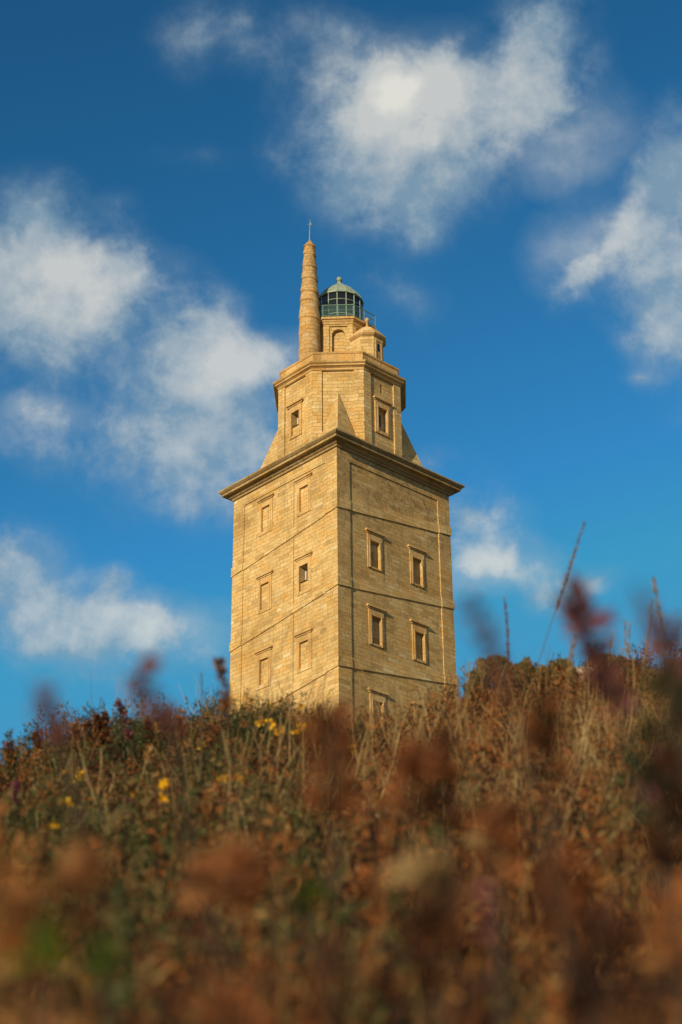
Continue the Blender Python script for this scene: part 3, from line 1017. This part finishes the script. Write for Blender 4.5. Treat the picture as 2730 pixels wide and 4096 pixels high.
BUSHES = [
    ('gorse_bush', 'dense green gorse bush full of yellow flowers against the sunlit left face of the lighthouse', 1080, 4.2, 0.15, 0.265, 210,
     [(1095, 2830, 4.2), (1207, 2828, 4.2), (1030, 2890, 4.15), (1050, 2893, 4.15), (1076, 2900, 4.1), (1085, 2905, 4.1), (1108, 2925, 4.1), (1135, 2918, 4.1), (1202, 2908, 4.1), (1190, 2925, 4.1), (1105, 3090, 3.8)]),
    ('gorse_bush', 'green gorse with sparse yellow flowers on the far left of the slope beside pink heather', 255, 3.2, 0.10, 0.20, 80,
     [(276, 3080, 3.1), (305, 3115, 3.1), (322, 3098, 3.1), (263, 3216, 2.9), (216, 3297, 2.75)]),
    ('gorse_bush', 'low gorse with three yellow flowers midway between the left edge and the tower', 640, 3.5, 0.09, 0.20, 70,
     [(546, 3166, 3.25), (650, 3150, 3.3), (662, 3188, 3.25), (655, 3128, 3.3)]),
    ('gorse_bush', 'small gorse tuft with two yellow flowers below and left of the tower foot', 920, 3.7, 0.085, 0.20, 60,
     [(812, 2988, 3.7), (952, 3118, 3.5), (900, 3112, 3.5), (622, 2910, 4.0)]),
    ('gorse_bush', 'dark green gorse without flowers on the crest left of the tower', 560, 4.2, 0.12, 0.255, 110, []),
    ('gorse_bush', 'tiny dark gorse tuft silhouetted against the shaded tower face beside its near corner', 1440, 4.2, 0.04, 0.25, 36, [(1412, 2986, 4.0)]),
    ('gorse_bush', 'green gorse patch in the dry grass at the right of the slope', 2230, 3.6, 0.10, 0.19, 60, []),
]
# heather mat: three colours of tuft in patches
protos = [[heather_proto(rng, k) for _ in range(7)] for k in range(3)]
step = 0.066
cy_, cx_ = np.meshgrid(np.arange(0.32, 5.9, step), np.arange(-2.6, 2.6, step), indexing='ij')
cx_, cy_ = cx_.ravel() + (rng.random(cx_.size) - .5) * step, cy_.ravel() + (rng.random(cy_.size) - .5) * step
st2 = 0.036                     # close to the lens the growth stands thicker
ey_, ex_ = np.meshgrid(np.arange(0.30, 0.95, st2), np.arange(-0.7, 0.7, st2), indexing='ij')
cx_ = np.concatenate([cx_, ex_.ravel() + (rng.random(ex_.size) - .5) * st2])
cy_ = np.concatenate([cy_, ey_.ravel() + (rng.random(ey_.size) - .5) * st2])
st3 = 0.058                     # and the crest itself is a close mat
ky_, kx_ = np.meshgrid(np.arange(3.5, 4.9, st3), np.arange(-1.9, 1.9, st3), indexing='ij')
cx_ = np.concatenate([cx_, kx_.ravel() + (rng.random(kx_.size) - .5) * st3])
cy_ = np.concatenate([cy_, ky_.ravel() + (rng.random(ky_.size) - .5) * st3])
keep = np.abs(cx_) < 0.26 * cy_ + 0.45
for (_n, _l, px, dep, rad, hg, ns, fl) in BUSHES:
    bx, by, bz = on_slope(px, dep)
    keep &= ~(((cx_ - bx) / (rad * 0.95)) ** 2 + ((cy_ - by + 0.05) / (rad * 1.25)) ** 2 < 1)
cx_, cy_ = cx_[keep], cy_[keep]
kindn = vnoise(cx_, cy_, 2.2, 3) * 0.7 + vnoise(cx_, cy_, 6.0, 4) * 0.3
kind = np.where(kindn < 0.44, 0, np.where(kindn < 0.70, 1, 2))
kind = np.where(rng.random(len(cx_)) < 0.24, 2, kind)
azk = cx_ / np.maximum(cy_, 0.3)
kind = np.where((azk > -0.19) & (azk < -0.035) & (cy_ > 2.6) & (vnoise(cx_, cy_, 4.0, 12) < 0.36), 2, kind)
kind = np.where((cx_ > 0.02 * cy_) & (kind == 2) & (vnoise(cx_, cy_, 5.0, 8) < 0.7), 1, kind)
Qs, Ts = [], []
for k in range(3):
    sel = np.where(kind == k)[0]
    n = len(sel)
    px_, py_ = cx_[sel], cy_[sel]
    pos = np.stack([px_, py_, ground(px_, py_) - 0.01], -1)
    sc = 0.72 + 0.5 * rng.random(n)
    sc = np.where(py_ > 3.5, 0.78 + 0.34 * rng.random(n), sc)
    nf = np.clip((py_ - 0.5) / 1.2, 0, 1)
    sc = sc * nf + (0.74 + 0.2 * rng.random(n)) * (1 - nf)
    tall = (rng.random(n) < 0.07) & (py_ > 0.42) & (py_ < 1.1)
    sc = np.where(tall, sc * (1.12 + 0.25 * rng.random(n)), sc)
    q, t = scatter(protos[k], pos, rng.random(n) * 6.283, sc, rng.normal(size=(n, 2)) * 0.16, (rng.random(n) - .5) * (0.32 if k < 2 else 0.1), rng)
    if k < 2:
        t = np.clip(t, 0, 0.72)
    Qs.append(q)
    Ts.append(t)
heath = quads_obj('heather_cover', np.concatenate(Qs), HEATH, np.concatenate(Ts))
tag(heath, 'mat of rusty brown heather covering the slope below the tower', 'heather', kind='stuff')

# dry grass among it, thick along the right half of the bank
gp = [grass_proto(rng) for _ in range(14)]
n = 2700
gy_ = 0.8 + 4.6 * rng.random(n) ** 0.6
gxr = (rng.random(n) - .5) * 2
gx_ = gxr * (0.27 * gy_ + 0.3)
dn = vnoise(gx_, gy_, 2.6, 21)
az_ = gx_ / gy_
want = np.clip(0.10 + 0.75 * sstep(-0.02, 0.06, az_) * (1 - 0.5 * sstep(0.17, 0.22, az_)) + 0.45 * np.exp(-((az_ + 0.05) / 0.03) ** 2), 0, 1) * sstep(1.2, 3.0, gy_) * (0.4 + dn)
keep = rng.random(n) < want
gx_, gy_ = gx_[keep], gy_[keep]
n = len(gx_)
pos = np.stack([gx_, gy_, ground(gx_, gy_) - 0.01], -1)
q, t = scatter(gp, pos, rng.random(n) * 6.283, (0.7 + 0.45 * rng.random(n)) * np.where((gy_ > 3.7) & (gx_ / gy_ > 0.08), 0.72, 1.0), rng.normal(size=(n, 2)) * 0.2 + np.array([0.08, 0]), (rng.random(n) - .5) * 0.35, rng)
gr = quads_obj('dry_grass', q, STRAW, t)
tag(gr, 'straw coloured dry grass tufts scattered through the heather', 'grass', kind='stuff')


# ------------------------------------------------------------------ single plants
def hit_top(px, py):
    """distance at which a line of sight meets the plant tops"""
    d = np.array(at(px, py, 1.0))
    k = np.linspace(0.25, 5.2, 500)
    below = d[2] * k < top(d[0] * k, d[1] * k)
    return float(k[np.argmax(below)]) if below.any() else 4.3


def gorse(name, label, c, rad, hgt, n_shoot, flowers, seed, mat=GORSE, tone0=0.0, group=None, fsize=0.0125, cat='gorse bush', up=0.9):
    """a prickly bush: woody stems, spiny shoots, yellow pea flowers"""
    rg = np.random.default_rng(seed)
    c = np.array(c)
    root = empty(name, tuple(c))
    tag(root, label, cat, group)
    st, Q, t_ = [], [], []
    for s_ in range(n_shoot):
        a = rg.random() * 2 * math.pi
        r = math.sqrt(rg.random())
        e = np.array([r * rad * math.cos(a), r * rad * math.sin(a), hgt * (0.45 + 0.55 * rg.random()) * math.sqrt(max(0.08, 1 - 0.8 * r * r))])
        b = np.array([e[0] * 0.25, e[1] * 0.25, 0.0])
        mid = (b + e) / 2 + rg.normal(size=3) * rad * 0.08
        path = np.array([b, mid * 0.9 + b * 0.1, e * 0.75 + mid * 0.25, e])
        st.append(strip(path, 0.004, 0.0015, rg))
        d = unit(e - mid + np.array([0, 0, up * hgt * 0.3]))
        tip = curve(e * 0.7 + mid * 0.3, d, 0.05 + 0.05 * rg.random(), 0.35, 4, rg)
        Q.append(spike(tip, 58, 0.005, 0.014, 0.0028, rg, 0.5))
        t_.append(tone0 + 0.1 + 0.6 * rg.random() * np.ones(58) + 0.15 * rg.random(58))
    quads_obj('stem', np.concatenate(st), TWIG, rg.random(sum(len(x) for x in st)), root)
    quads_obj('foliage', np.concatenate(Q), mat, np.concatenate(t_), root)
    for (fx, fy, fd) in flowers:
        p = np.array(at(fx, fy, hit_top(fx, fy + 12) - 0.17)) - c
        q = []
        for k in range(rg.integers(2, 4)):
            pp = p + rg.normal(size=3) * fsize * 0.3
            ax = unit(np.array([rg.normal() * .5, -1, 0.4 + rg.normal() * .4]))
            for kk in range(4):
                dv = unit(ax * 0.5 + rg.normal(size=3) * 0.6)
                q.append(leaves(pp.reshape(1, 3), dv.reshape(1, 3), [fsize * 0.8], [fsize * 0.75], rg))
        q = np.concatenate(q)
        quads_obj('flower', q, YELLOW, rg.random(len(q)), root)
    return root


for i, (nm, lb, px, dep, rad, hg, ns, fl) in enumerate(BUSHES):
    gorse(nm, lb, on_slope(px, dep), rad, hg, ns, fl, 40 + i, group='gorse bushes on the slope')
gorse('dry_gorse_bush', 'orange brown dried gorse with spiky shoots on the crest at far right', on_slope(2540, 4.2), 0.12, 0.30, 110, [], 71, HEATH, 0.05, cat='gorse bush', group='gorse bushes on the slope')


# wind clipped cushions on the crest at the right, and a boulder between them
def cushion(label, c, rx, rz_, seed, tone0):
    rg = np.random.default_rng(seed)
    root = empty('gorse_cushion', c)
    tag(root, label, 'bush', 'clipped cushions on the right crest')
    n = 7500
    rz_ = rz_ + 0.045
    v = unit(rg.normal(size=(n, 3)))
    v[:, 2] = np.abs(v[:, 2])
    lump = 1 + 0.12 * np.sin(v[:, 0] * 7 + seed) * np.sin(v[:, 1] * 6 + 2 * seed) + 0.08 * np.sin(v[:, 2] * 13 + v[:, 0] * 9)
    r = (0.80 + 0.2 * rg.random(n) ** 0.5) * lump
    P = v * r[:, None] * np.array([rx, rx, rz_])
    dv = unit(v + rg.normal(size=(n, 3)) * 0.6 + np.array([0, 0, 0.3]))
    q = leaves(P, dv, 0.010 + 0.006 * rg.random(n), 0.0035 + 0.002 * rg.random(n), rg)
    tn = tone0 + 0.35 * rg.random(n) + 0.25 * (np.sin(v[:, 0] * 9 + seed) * np.sin(v[:, 1] * 8) > 0.2)
    quads_obj('foliage', q, CUSHM, tn, root)
    st = [strip(curve((0, 0, 0), v[k] + np.array([0, 0, .3]), rx * 0.85, 0.3, 4, rg), 0.006, 0.002, rg) for k in range(14)]
    quads_obj('stem', np.concatenate(st), TWIG, rg.random(sum(len(x) for x in st)), root)


CUSH = [('broad olive cushion bush nearest the tower on the right crest', 1985, 2745, 4.6, 0.085, 0.085, 0.5),
        ('small dark green cushion bush beside the tall leaning grass stalk', 2095, 2728, 4.65, 0.045, 0.06, 0.25),
        ('low brownish cushion bush between two greener ones', 2165, 2740, 4.65, 0.045, 0.055, 0.5),
        ('round green cushion bush just left of the pale boulder', 2240, 2715, 4.7, 0.052, 0.055, 0.4),
        ('wide brown cushion bush behind the grass right of the boulder', 2430, 2730, 4.8, 0.10, 0.085, 0.45)]
for i, (lb, px, py, dep, rx, rz_, tn) in enumerate(CUSH):
    p = at(px, py, dep)
    cushion(lb, (p.x, p.y, p.z - 0.055), rx, rz_, 90 + i, tn)
bm = bmesh.new()
bmesh.ops.create_icosphere(bm, subdivisions=4, radius=1.0)
for v in bm.verts:
    k = 1 + 0.10 * math.sin(v.co.x * 4 + 1) * math.sin(v.co.y * 5) + 0.05 * math.sin(v.co.z * 9 + v.co.x * 7)
    v.co = Vector((v.co.x * 0.075 * k, v.co.y * 0.06 * k, v.co.z * 0.042 * k))
me = bpy.data.meshes.new('boulder')
bm.to_mesh(me)
bm.free()
ROCK = plain('pale_rock', (0.42, 0.34, 0.22), 0.9, 0.0, 0.2, 30.0)
me.materials.append(ROCK)
bo = bpy.data.objects.new('boulder', me)
p = at(2325, 2716, 4.75)
bo.location = (p.x, p.y, p.z - 0.008)
bo.rotation_euler = (0.1, -0.12, 0.3)
COL.objects.link(bo)
tag(bo, 'pale boulder lying on the crest between cushion bushes', 'boulder')


# grass stalks and sprigs that stand up against the sky
def stalk(label, pts, depth, w0, w1, head, hw, seed, mat=STRAW, htone=0.2, group='tall grass stalks', foot=None, name='grass_stalk', cat='grass stalk'):
    """pts: photo points from tip down; head: share of the length carrying seed"""
    rg = np.random.default_rng(seed)
    P = [np.array(at(x, y, depth)) for x, y in pts][::-1]
    g = P[0].copy()
    gz = float(ground(g[0], g[1]))
    if g[2] > gz + 0.01:
        d = P[0] - P[1]
        sl = min(0.6, abs(d[0]) / max(1e-3, abs(d[2]))) * (1 if d[0] > 0 else -1)
        P = [np.array([g[0] + sl * (g[2] - gz) * 0.5, g[1], gz - 0.01])] + P
    P = np.array(P)
    # resample smoothly
    tt = np.linspace(0, 1, 22)
    seg = np.concatenate([[0], np.cumsum(np.linalg.norm(np.diff(P, axis=0), axis=1))])
    seg /= seg[-1]
    path = np.stack([np.interp(tt, seg, P[:, k]) for k in range(3)], -1)
    for _ in range(2):
        path[1:-1] = (path[:-2] + 2 * path[1:-1] + path[2:]) / 4
    o = path[0].copy()
    root = empty(name, tuple(o))
    tag(root, label, cat, group)
    path = path - o
    m_ = MB()
    m_.tube([tuple(q) for q in path], [w0 / 2 + (w1 - w0) / 2 * t for t in tt], 6)
    sm = m_.build('stem', mat, root)
    a_ = sm.data.attributes.new('tone', 'FLOAT', 'FACE')
    a_.data.foreach_set('value', np.full(len(sm.data.polygons), htone, np.float32))
    if head > 0:
        hp = path[int((1 - head) * 21):]
        nn = int(60 + 900 * head * seg[-1])
        nn = max(50, int(np.linalg.norm(np.diff(hp, axis=0), axis=1).sum() / 0.0006))
        q = spike(hp, nn, hw, 0.0055, 0.0018, rg, 1.6)
        quads_obj('seed_head', q, HEATH if mat is not STRAW else mat, np.clip(htone + 0.3 * rg.random(nn), 0, 1), root)
    return root


stalk('tall leaning grass stalk with a slim brown seed head, the longest against the sky', [(2339, 2088), (2318, 2150), (2298, 2216), (2250, 2360), (2190, 2540), (2132, 2720)], 3.0, 0.0026, 0.0011, 0.20, 0.0016, 201, STRAW, 0.05)
stalk('upright grass stalk with a reddish seed head nearest the right side of the tower', [(2018, 2391), (2024, 2440), (2033, 2496), (2034, 2600), (2036, 2707)], 3.2, 0.0018, 0.0010, 0.34, 0.0018, 202, HEATH, 0.25)
stalk('curved grass stalk with a small pale seed head near the right edge', [(2614, 2312), (2622, 2360), (2638, 2430), (2655, 2500), (2675, 2640), (2690, 2760)], 2.4, 0.0018, 0.0010, 0.10, 0.0018, 203, STRAW, 0.3)
stalk('thin dark bare stick left of the tower', [(807, 2689), (809, 2760), (810, 2880)], 3.0, 0.0034, 0.0020, 0.0, 0, 204, TWIG, 0.35, name='dry_stick', cat='stick', group='bare sticks against the sky')
stalk('short dark stick on the left crest beside the blurred purple sprig', [(692, 2812), (690, 2850), (684, 2900)], 3.0, 0.004, 0.003, 0.0, 0, 205, TWIG, 0.2, name='dry_stick', cat='stick', group='bare sticks against the sky')
stalk('short dark twig leaning right above the cushion bushes', [(2216, 2608), (2206, 2650), (2192, 2682), (2185, 2720)], 4.6, 0.0028, 0.0018, 0.0, 0, 206, TWIG, 0.2, name='dry_stick', cat='stick', group='bare sticks against the sky')
stalk('long blurred straw stem leaning in front of the sunlit tower face', [(1160, 2490), (1130, 2570), (1100, 2660), (1068, 2768), (1020, 2930), (975, 3090), (950, 3230)], 1.9, 0.0028, 0.0014, 0.0, 0.0016, 207, STRAW, 0.2)
stalk('orange drooping grass plume just right of the tower', [(1966, 2622), (1985, 2650), (2010, 2690), (1990, 2740), (1975, 2800)], 2.6, 0.002, 0.0012, 0.30, 0.006, 208, HEATH, 0.40)
FINE = [(2500, 2485, 2505, 2620, 3.4), (2520, 2490, 2512, 2640, 3.4), (2452, 2530, 2436, 2640, 3.2), (2302, 2545, 2278, 2690, 3.0), (2288, 2560, 2268, 2700, 3.0), (2590, 2560, 2575, 2640, 3.2), (1880, 2650, 1868, 2760, 3.0), (2385, 2560, 2372, 2720, 3.2), (1835, 2700, 1828, 2790, 3.6), (2610, 2400, 2578, 2640, 3.0)]
for i, (x0, y0, x1, y1, dp) in enumerate(FINE):
    stalk('fine pale grass stem standing against the sky on the right crest', [(x0, y0), ((x0 + x1) / 2 + 2, (y0 + y1) / 2), (x1, y1)], dp, 0.0011, 0.0006, 0.10, 0.0006, 220 + i, STRAW, 0.35, group='fine grass stems on the right crest', name='thin_grass', cat='grass')
PALE = [(1160, 2830, 1095, 3060, 3.4), (1125, 2850, 1105, 3120, 3.5), (1205, 2850, 1215, 3180, 3.3), (1640, 2930, 1655, 3090, 3.3), (1830, 2990, 1860, 3300, 2.7), (2045, 2830, 2062, 3060, 3.2), (2100, 2860, 2060, 3080, 3.1), (2350, 2640, 2355, 2880, 3.6), (2385, 2650, 2380, 2900, 3.6), (2410, 2650, 2400, 2880, 3.7), (1250, 3130, 1230, 3260, 2.8), (1460, 3030, 1430, 3180, 3.0), (1700, 2800, 1660, 2960, 3.6), (1760, 2790, 1735, 2950, 3.6), (1590, 2830, 1570, 2990, 3.5), (405, 3000, 400, 3110, 3.4), (600, 2985, 550, 3160, 3.4), (615, 2985, 665, 3110, 3.4), (460, 3075, 448, 3140, 3.2)]
for i, (x0, y0, x1, y1, dp) in enumerate(PALE):
    dp = hit_top((x0 + x1) / 2, (y0 + 2 * y1) / 3) - 0.12
    stalk('pale dry stalk rising among the heather and grass of the slope', [(x0, y0), ((x0 + x1) / 2 + 5, (y0 + y1) / 2), (x1, y1)], dp, 0.0045, 0.0022, 0.0, 0, 250 + i, STRAW, 0.55, group='pale dry stalks on the slope', name='dry_stalk', cat='dry stalk')


# heather sprigs: single stems with a thick flower spike, some close to the lens
def sprig(label, pts, depth, rad, dens, seed, mat=PURPLE, tone0=0.0, group='heather sprigs close to the camera', pink=None, bell=0.008, name='heather_sprig', cat='heather sprig', ext=0.10, vary=0.5):
    rg = np.random.default_rng(seed)
    P = np.array([np.array(at(x, y, depth)) for x, y in pts][::-1])
    d = unit(P[0] - P[1])
    low = P[0] + (d * 0.6 + np.array([0, 0, -0.5])) * ext
    low[2] = max(low[2], float(ground(low[0], low[1])) - 0.01)
    P2 = np.concatenate([[low], P])
    o = low.copy()
    root = empty(name, tuple(o))
    tag(root, label, cat, group)
    st = strip(P2 - o, 0.0022, 0.0012, rg)
    quads_obj('stem', st, TWIG, np.full(len(st), 0.15), root)
    path = P - o
    ln = np.linalg.norm(np.diff(path, axis=0), axis=1).sum()
    n = int(ln * dens)
    # several lumps of bells along the stem
    t = rg.random(n)
    p, dd = on_path(path, t)
    r = rg.normal(size=(n, 3))
    r = unit(r - dd * np.sum(r * dd, 1, keepdims=True))
    lump = (0.45 + 0.55 * np.abs(np.sin(t * 6.0 + seed))) * (0.35 + 0.65 * np.minimum(1, (1 - t) * 3.0))
    p = p + r * (rad * lump * rg.random(n) ** 0.6).reshape(-1, 1)
    q = leaves(p, unit(r + dd * 0.6 + rg.normal(size=(n, 3)) * .4), bell * (0.7 + .6 * rg.random(n)), bell * 0.62 * (0.7 + .6 * rg.random(n)), rg)
    quads_obj('flower_spike', q, mat, tone0 + vary * rg.random(n), root)
    if pink:
        c_ = np.array(at(pink[0], pink[1], depth)) - o
        k = 26
        q = leaves(c_ + rg.normal(size=(k, 3)) * pink[2], unit(rg.normal(size=(k, 3))), np.full(k, 0.004), np.full(k, 0.003), rg)
        quads_obj('blossom', q, PINK, rg.random(k), root)
    return root


sprig('blurred dark purple heather sprig with a pink blossom rising above the right crest', [(2278, 2372), (2330, 2460), (2352, 2530), (2395, 2610), (2440, 2720), (2480, 2860)], 0.6, 0.0024, 2000, 301, PURPLE, 0.1, pink=(2428, 2472, 0.0011))
sprig('blurred brown heather sprig leaning in from the right edge of the view', [(2650, 2500), (2672, 2580), (2700, 2660), (2740, 2760), (2780, 2900)], 0.55, 0.003, 1300, 302, PURPLE, 0.1)
sprig('very blurred faint purple sprig just right of the tower', [(1865, 2390), (1910, 2480), (1950, 2570), (1995, 2680), (2040, 2800)], 0.42, 0.0016, 2200, 303, PURPLE, 0.2, bell=0.004)
sprig('faint blurred sprig high at the right between two grass stalks', [(2545, 2340), (2580, 2420), (2620, 2500), (2660, 2620)], 0.40, 0.0011, 1500, 304, PURPLE, 0.2, bell=0.003)
sprig('blurred purple sprig above the far left of the slope', [(140, 2755), (185, 2840), (230, 2905), (262, 2990)], 0.45, 0.0016, 2000, 305, PURPLE, 0.1, bell=0.005)
sprig('blurred purple red sprig left of the bare stick', [(565, 2705), (595, 2760), (640, 2815), (668, 2880), (690, 2950)], 0.55, 0.0028, 1300, 306, PURPLE, 0.15)
sprig('brown heather spike standing at the left side of the tower foot', [(878, 2636), (884, 2680), (895, 2740), (905, 2800), (915, 2860)], 1.9, 0.003, 2200, 307, HEATH, 0.25, group='heather sprigs on the crest')
sprig('slender leafy sprig curving against the sky above the left crest', [(471, 2803), (490, 2838), (503, 2880), (515, 2925), (525, 2960)], 3.6, 0.0045, 1800, 308, PURPLE, 0.0, group='heather sprigs on the crest', bell=0.010)
for i, (px, py, hh, lb) in enumerate([(385, 2862, 70, 'dark red sprig on the left crest, tallest of a close pair'), (417, 2852, 80, 'dark red sprig on the left crest, right of its twin'), (345, 2890, 50, 'small dark sprig at the left end of the crest pair'), (590, 2885, 60, 'bushy dark red sprig on the crest under the purple blur'), (142, 2930, 60, 'dark sprig near the left edge of the crest'), (35, 2972, 60, 'tiny curled sprig at the far left of the crest'), (300, 2895, 70, 'rusty feathery sprig on the left crest'), (720, 2870, 50, 'rusty sprig on the crest beside the bare stick')]):
    sprig(lb, [(px, py), (px + 6, py + hh * 0.5), (px + 10, py + hh), (px + 14, py + hh * 1.7)], 4.0, 0.0065, 2200, 330 + i, HEATH, 0.08 if i not in (6, 7) else 0.25, group='heather sprigs on the crest', bell=0.011)

NEAR = [('rust red blurred heather plume rising in front of the near tower corner', [(1320, 2850), (1315, 2930), (1330, 3020), (1345, 3120), (1340, 3260)], 0.70, 0.011, RUST, 0.0),
        ('rust brown blurred heather plume right of the tower corner plume', [(1690, 3010), (1660, 3110), (1640, 3200), (1650, 3320)], 0.75, 0.009, RUST, 0.05),
        ('dark brown blurred heather plume below the right face of the tower', [(1760, 2960), (1780, 3080), (1770, 3200), (1790, 3320)], 0.80, 0.006, HEATH, 0.1),
        ('orange blurred heather head low in the middle of the slope', [(1000, 3440), (960, 3490), (930, 3560), (920, 3660)], 0.62, 0.009, RUST, 0.15),
        ('orange blurred heather head at the bottom left of centre', [(950, 3960), (940, 4010), (930, 4080), (930, 4200)], 0.48, 0.010, RUST, 0.2),
        ('rusty blurred heather head at the lower right', [(2250, 3480), (2240, 3560), (2255, 3640), (2260, 3760)], 0.62, 0.010, RUST, 0.05),
        ('dark blurred heather plume on the right under the crest', [(2160, 2830), (2165, 2920), (2200, 3010), (2210, 3130)], 0.80, 0.005, HEATH, 0.12),
        ('tall dark greenish blurred plant at the right edge of the view', [(2700, 2720), (2660, 2860), (2640, 2990), (2650, 3160), (2640, 3350)], 0.72, 0.016, GORSE, 0.05),
        ('brown blurred heather plume at the right edge below the dark plant', [(2720, 3050), (2700, 3180), (2690, 3320), (2700, 3500)], 0.62, 0.013, HEATH, 0.05),
        ('tan blurred seed head low right of the middle', [(1690, 3460), (1720, 3520), (1750, 3570), (1760, 3700)], 0.55, 0.0045, STRAW, 0.05),
        ('ochre blurred heather head left of the middle', [(880, 3400), (870, 3470), (860, 3530), (850, 3660)], 0.66, 0.008, RUST, 0.4),
        ('tan blurred heather head low on the left side', [(330, 3430), (340, 3500), (350, 3560), (350, 3700)], 0.62, 0.007, RUST, 0.6),
        ('brown blurred heather plume low in the left corner', [(120, 3560), (130, 3650), (140, 3760), (140, 3900)], 0.52, 0.009, HEATH, 0.2),
        ('dark blurred heather plume at the bottom right', [(2420, 3700), (2400, 3800), (2400, 3900), (2410, 4080)], 0.48, 0.009, HEATH, 0.0),
        ('maroon blurred heather plume at the bottom centre right', [(1790, 3620), (1760, 3720), (1750, 3820), (1760, 3980)], 0.50, 0.007, HEATH, 0.1),
        ('orange brown blurred heather plume above the right bottom', [(2000, 3230), (1990, 3320), (1985, 3400), (1990, 3530)], 0.66, 0.009, RUST, 0.2)]
for i, (lb, pts, dp, rad, mt, tn) in enumerate(NEAR):
    sprig(lb, pts, dp * 0.70, rad * 0.45, 2000, 400 + i, mt, tn + (0.10 if mt is HEATH and tn > 0.15 else 0), group='blurred heather plumes close to the camera', bell=0.0085, name='heather_plume', cat='heather plume', ext=0.06, vary=0.30 if mt is HEATH else 0.45)
sprig('pink heather blossom blurred at the right edge below the crest', [(2640, 3020), (2640, 3050), (2645, 3120), (2650, 3220)], 0.6, 0.0025, 1500, 440, PINK, 0.2, bell=0.008)
sprig('small pink heather blossom blurred low right of the middle', [(1970, 3555), (1972, 3580), (1975, 3650), (1980, 3720)], 0.5, 0.0013, 1200, 441, PINK, 0.2, bell=0.005)
for i, (px, py) in enumerate([(322, 3240), (315, 3285), (510, 3190), (440, 3210), (60, 3130), (20, 3330)]):
    sprig(('magenta heather blossom beside the lowest yellow flower', 'pink heather blossom just under the magenta one', 'pink tinged heather head below the yellow gorse trio', 'pale pink heather head left of the yellow trio', 'pinkish heather head at the far left below the crest', 'dull pink heather head at the left edge')[i],
          [(px, py), (px + 3, py + 25), (px + 6, py + 50), (px + 8, py + 90)], 2.7, 0.0045, 2600, 450 + i, PINK, 0.1 if i else 0.5, group='pink heather heads on the left slope', bell=0.008)

# bright green leafy plant at the lower left, close to the lens
rg = np.random.default_rng(500)
for (px, py, dp, sz, lb) in [(205, 3800, 0.34, 0.0019, 'bright green leafy plant blurred in the lower left corner'), (420, 3860, 0.36, 0.0015, 'dull green leafy plant blurred right of the bright green one'), (1235, 3600, 0.48, 0.0013, 'small green leafy shoot blurred low in the middle')]:
    c = np.array(at(px, py, dp))
    root = empty('leafy_plant', (c[0], c[1], c[2] - 0.05))
    tag(root, lb, 'plant', 'green leafy plants close to the camera')
    n = 30
    P = np.array([0, 0, 0.05]) + rg.normal(size=(n, 3)) * np.array([sz * .8, sz * .8, sz])
    q = leaves(P, unit(rg.normal(size=(n, 3)) * .7 + np.array([0, -.5, .5])), 0.0042 + 0.002 * rg.random(n), 0.0028 + 0.0012 * rg.random(n), rg)
    quads_obj('foliage', q, GREENL, rg.random(n) * (1 if px < 300 else 0.4), root)
    st = strip(np.array([[0, 0, -0.02], [0.002, 0, 0.02], [0, 0, 0.055]]), 0.002, 0.001, rg)
    quads_obj('stem', st, TWIG, np.full(len(st), 0.4), root)
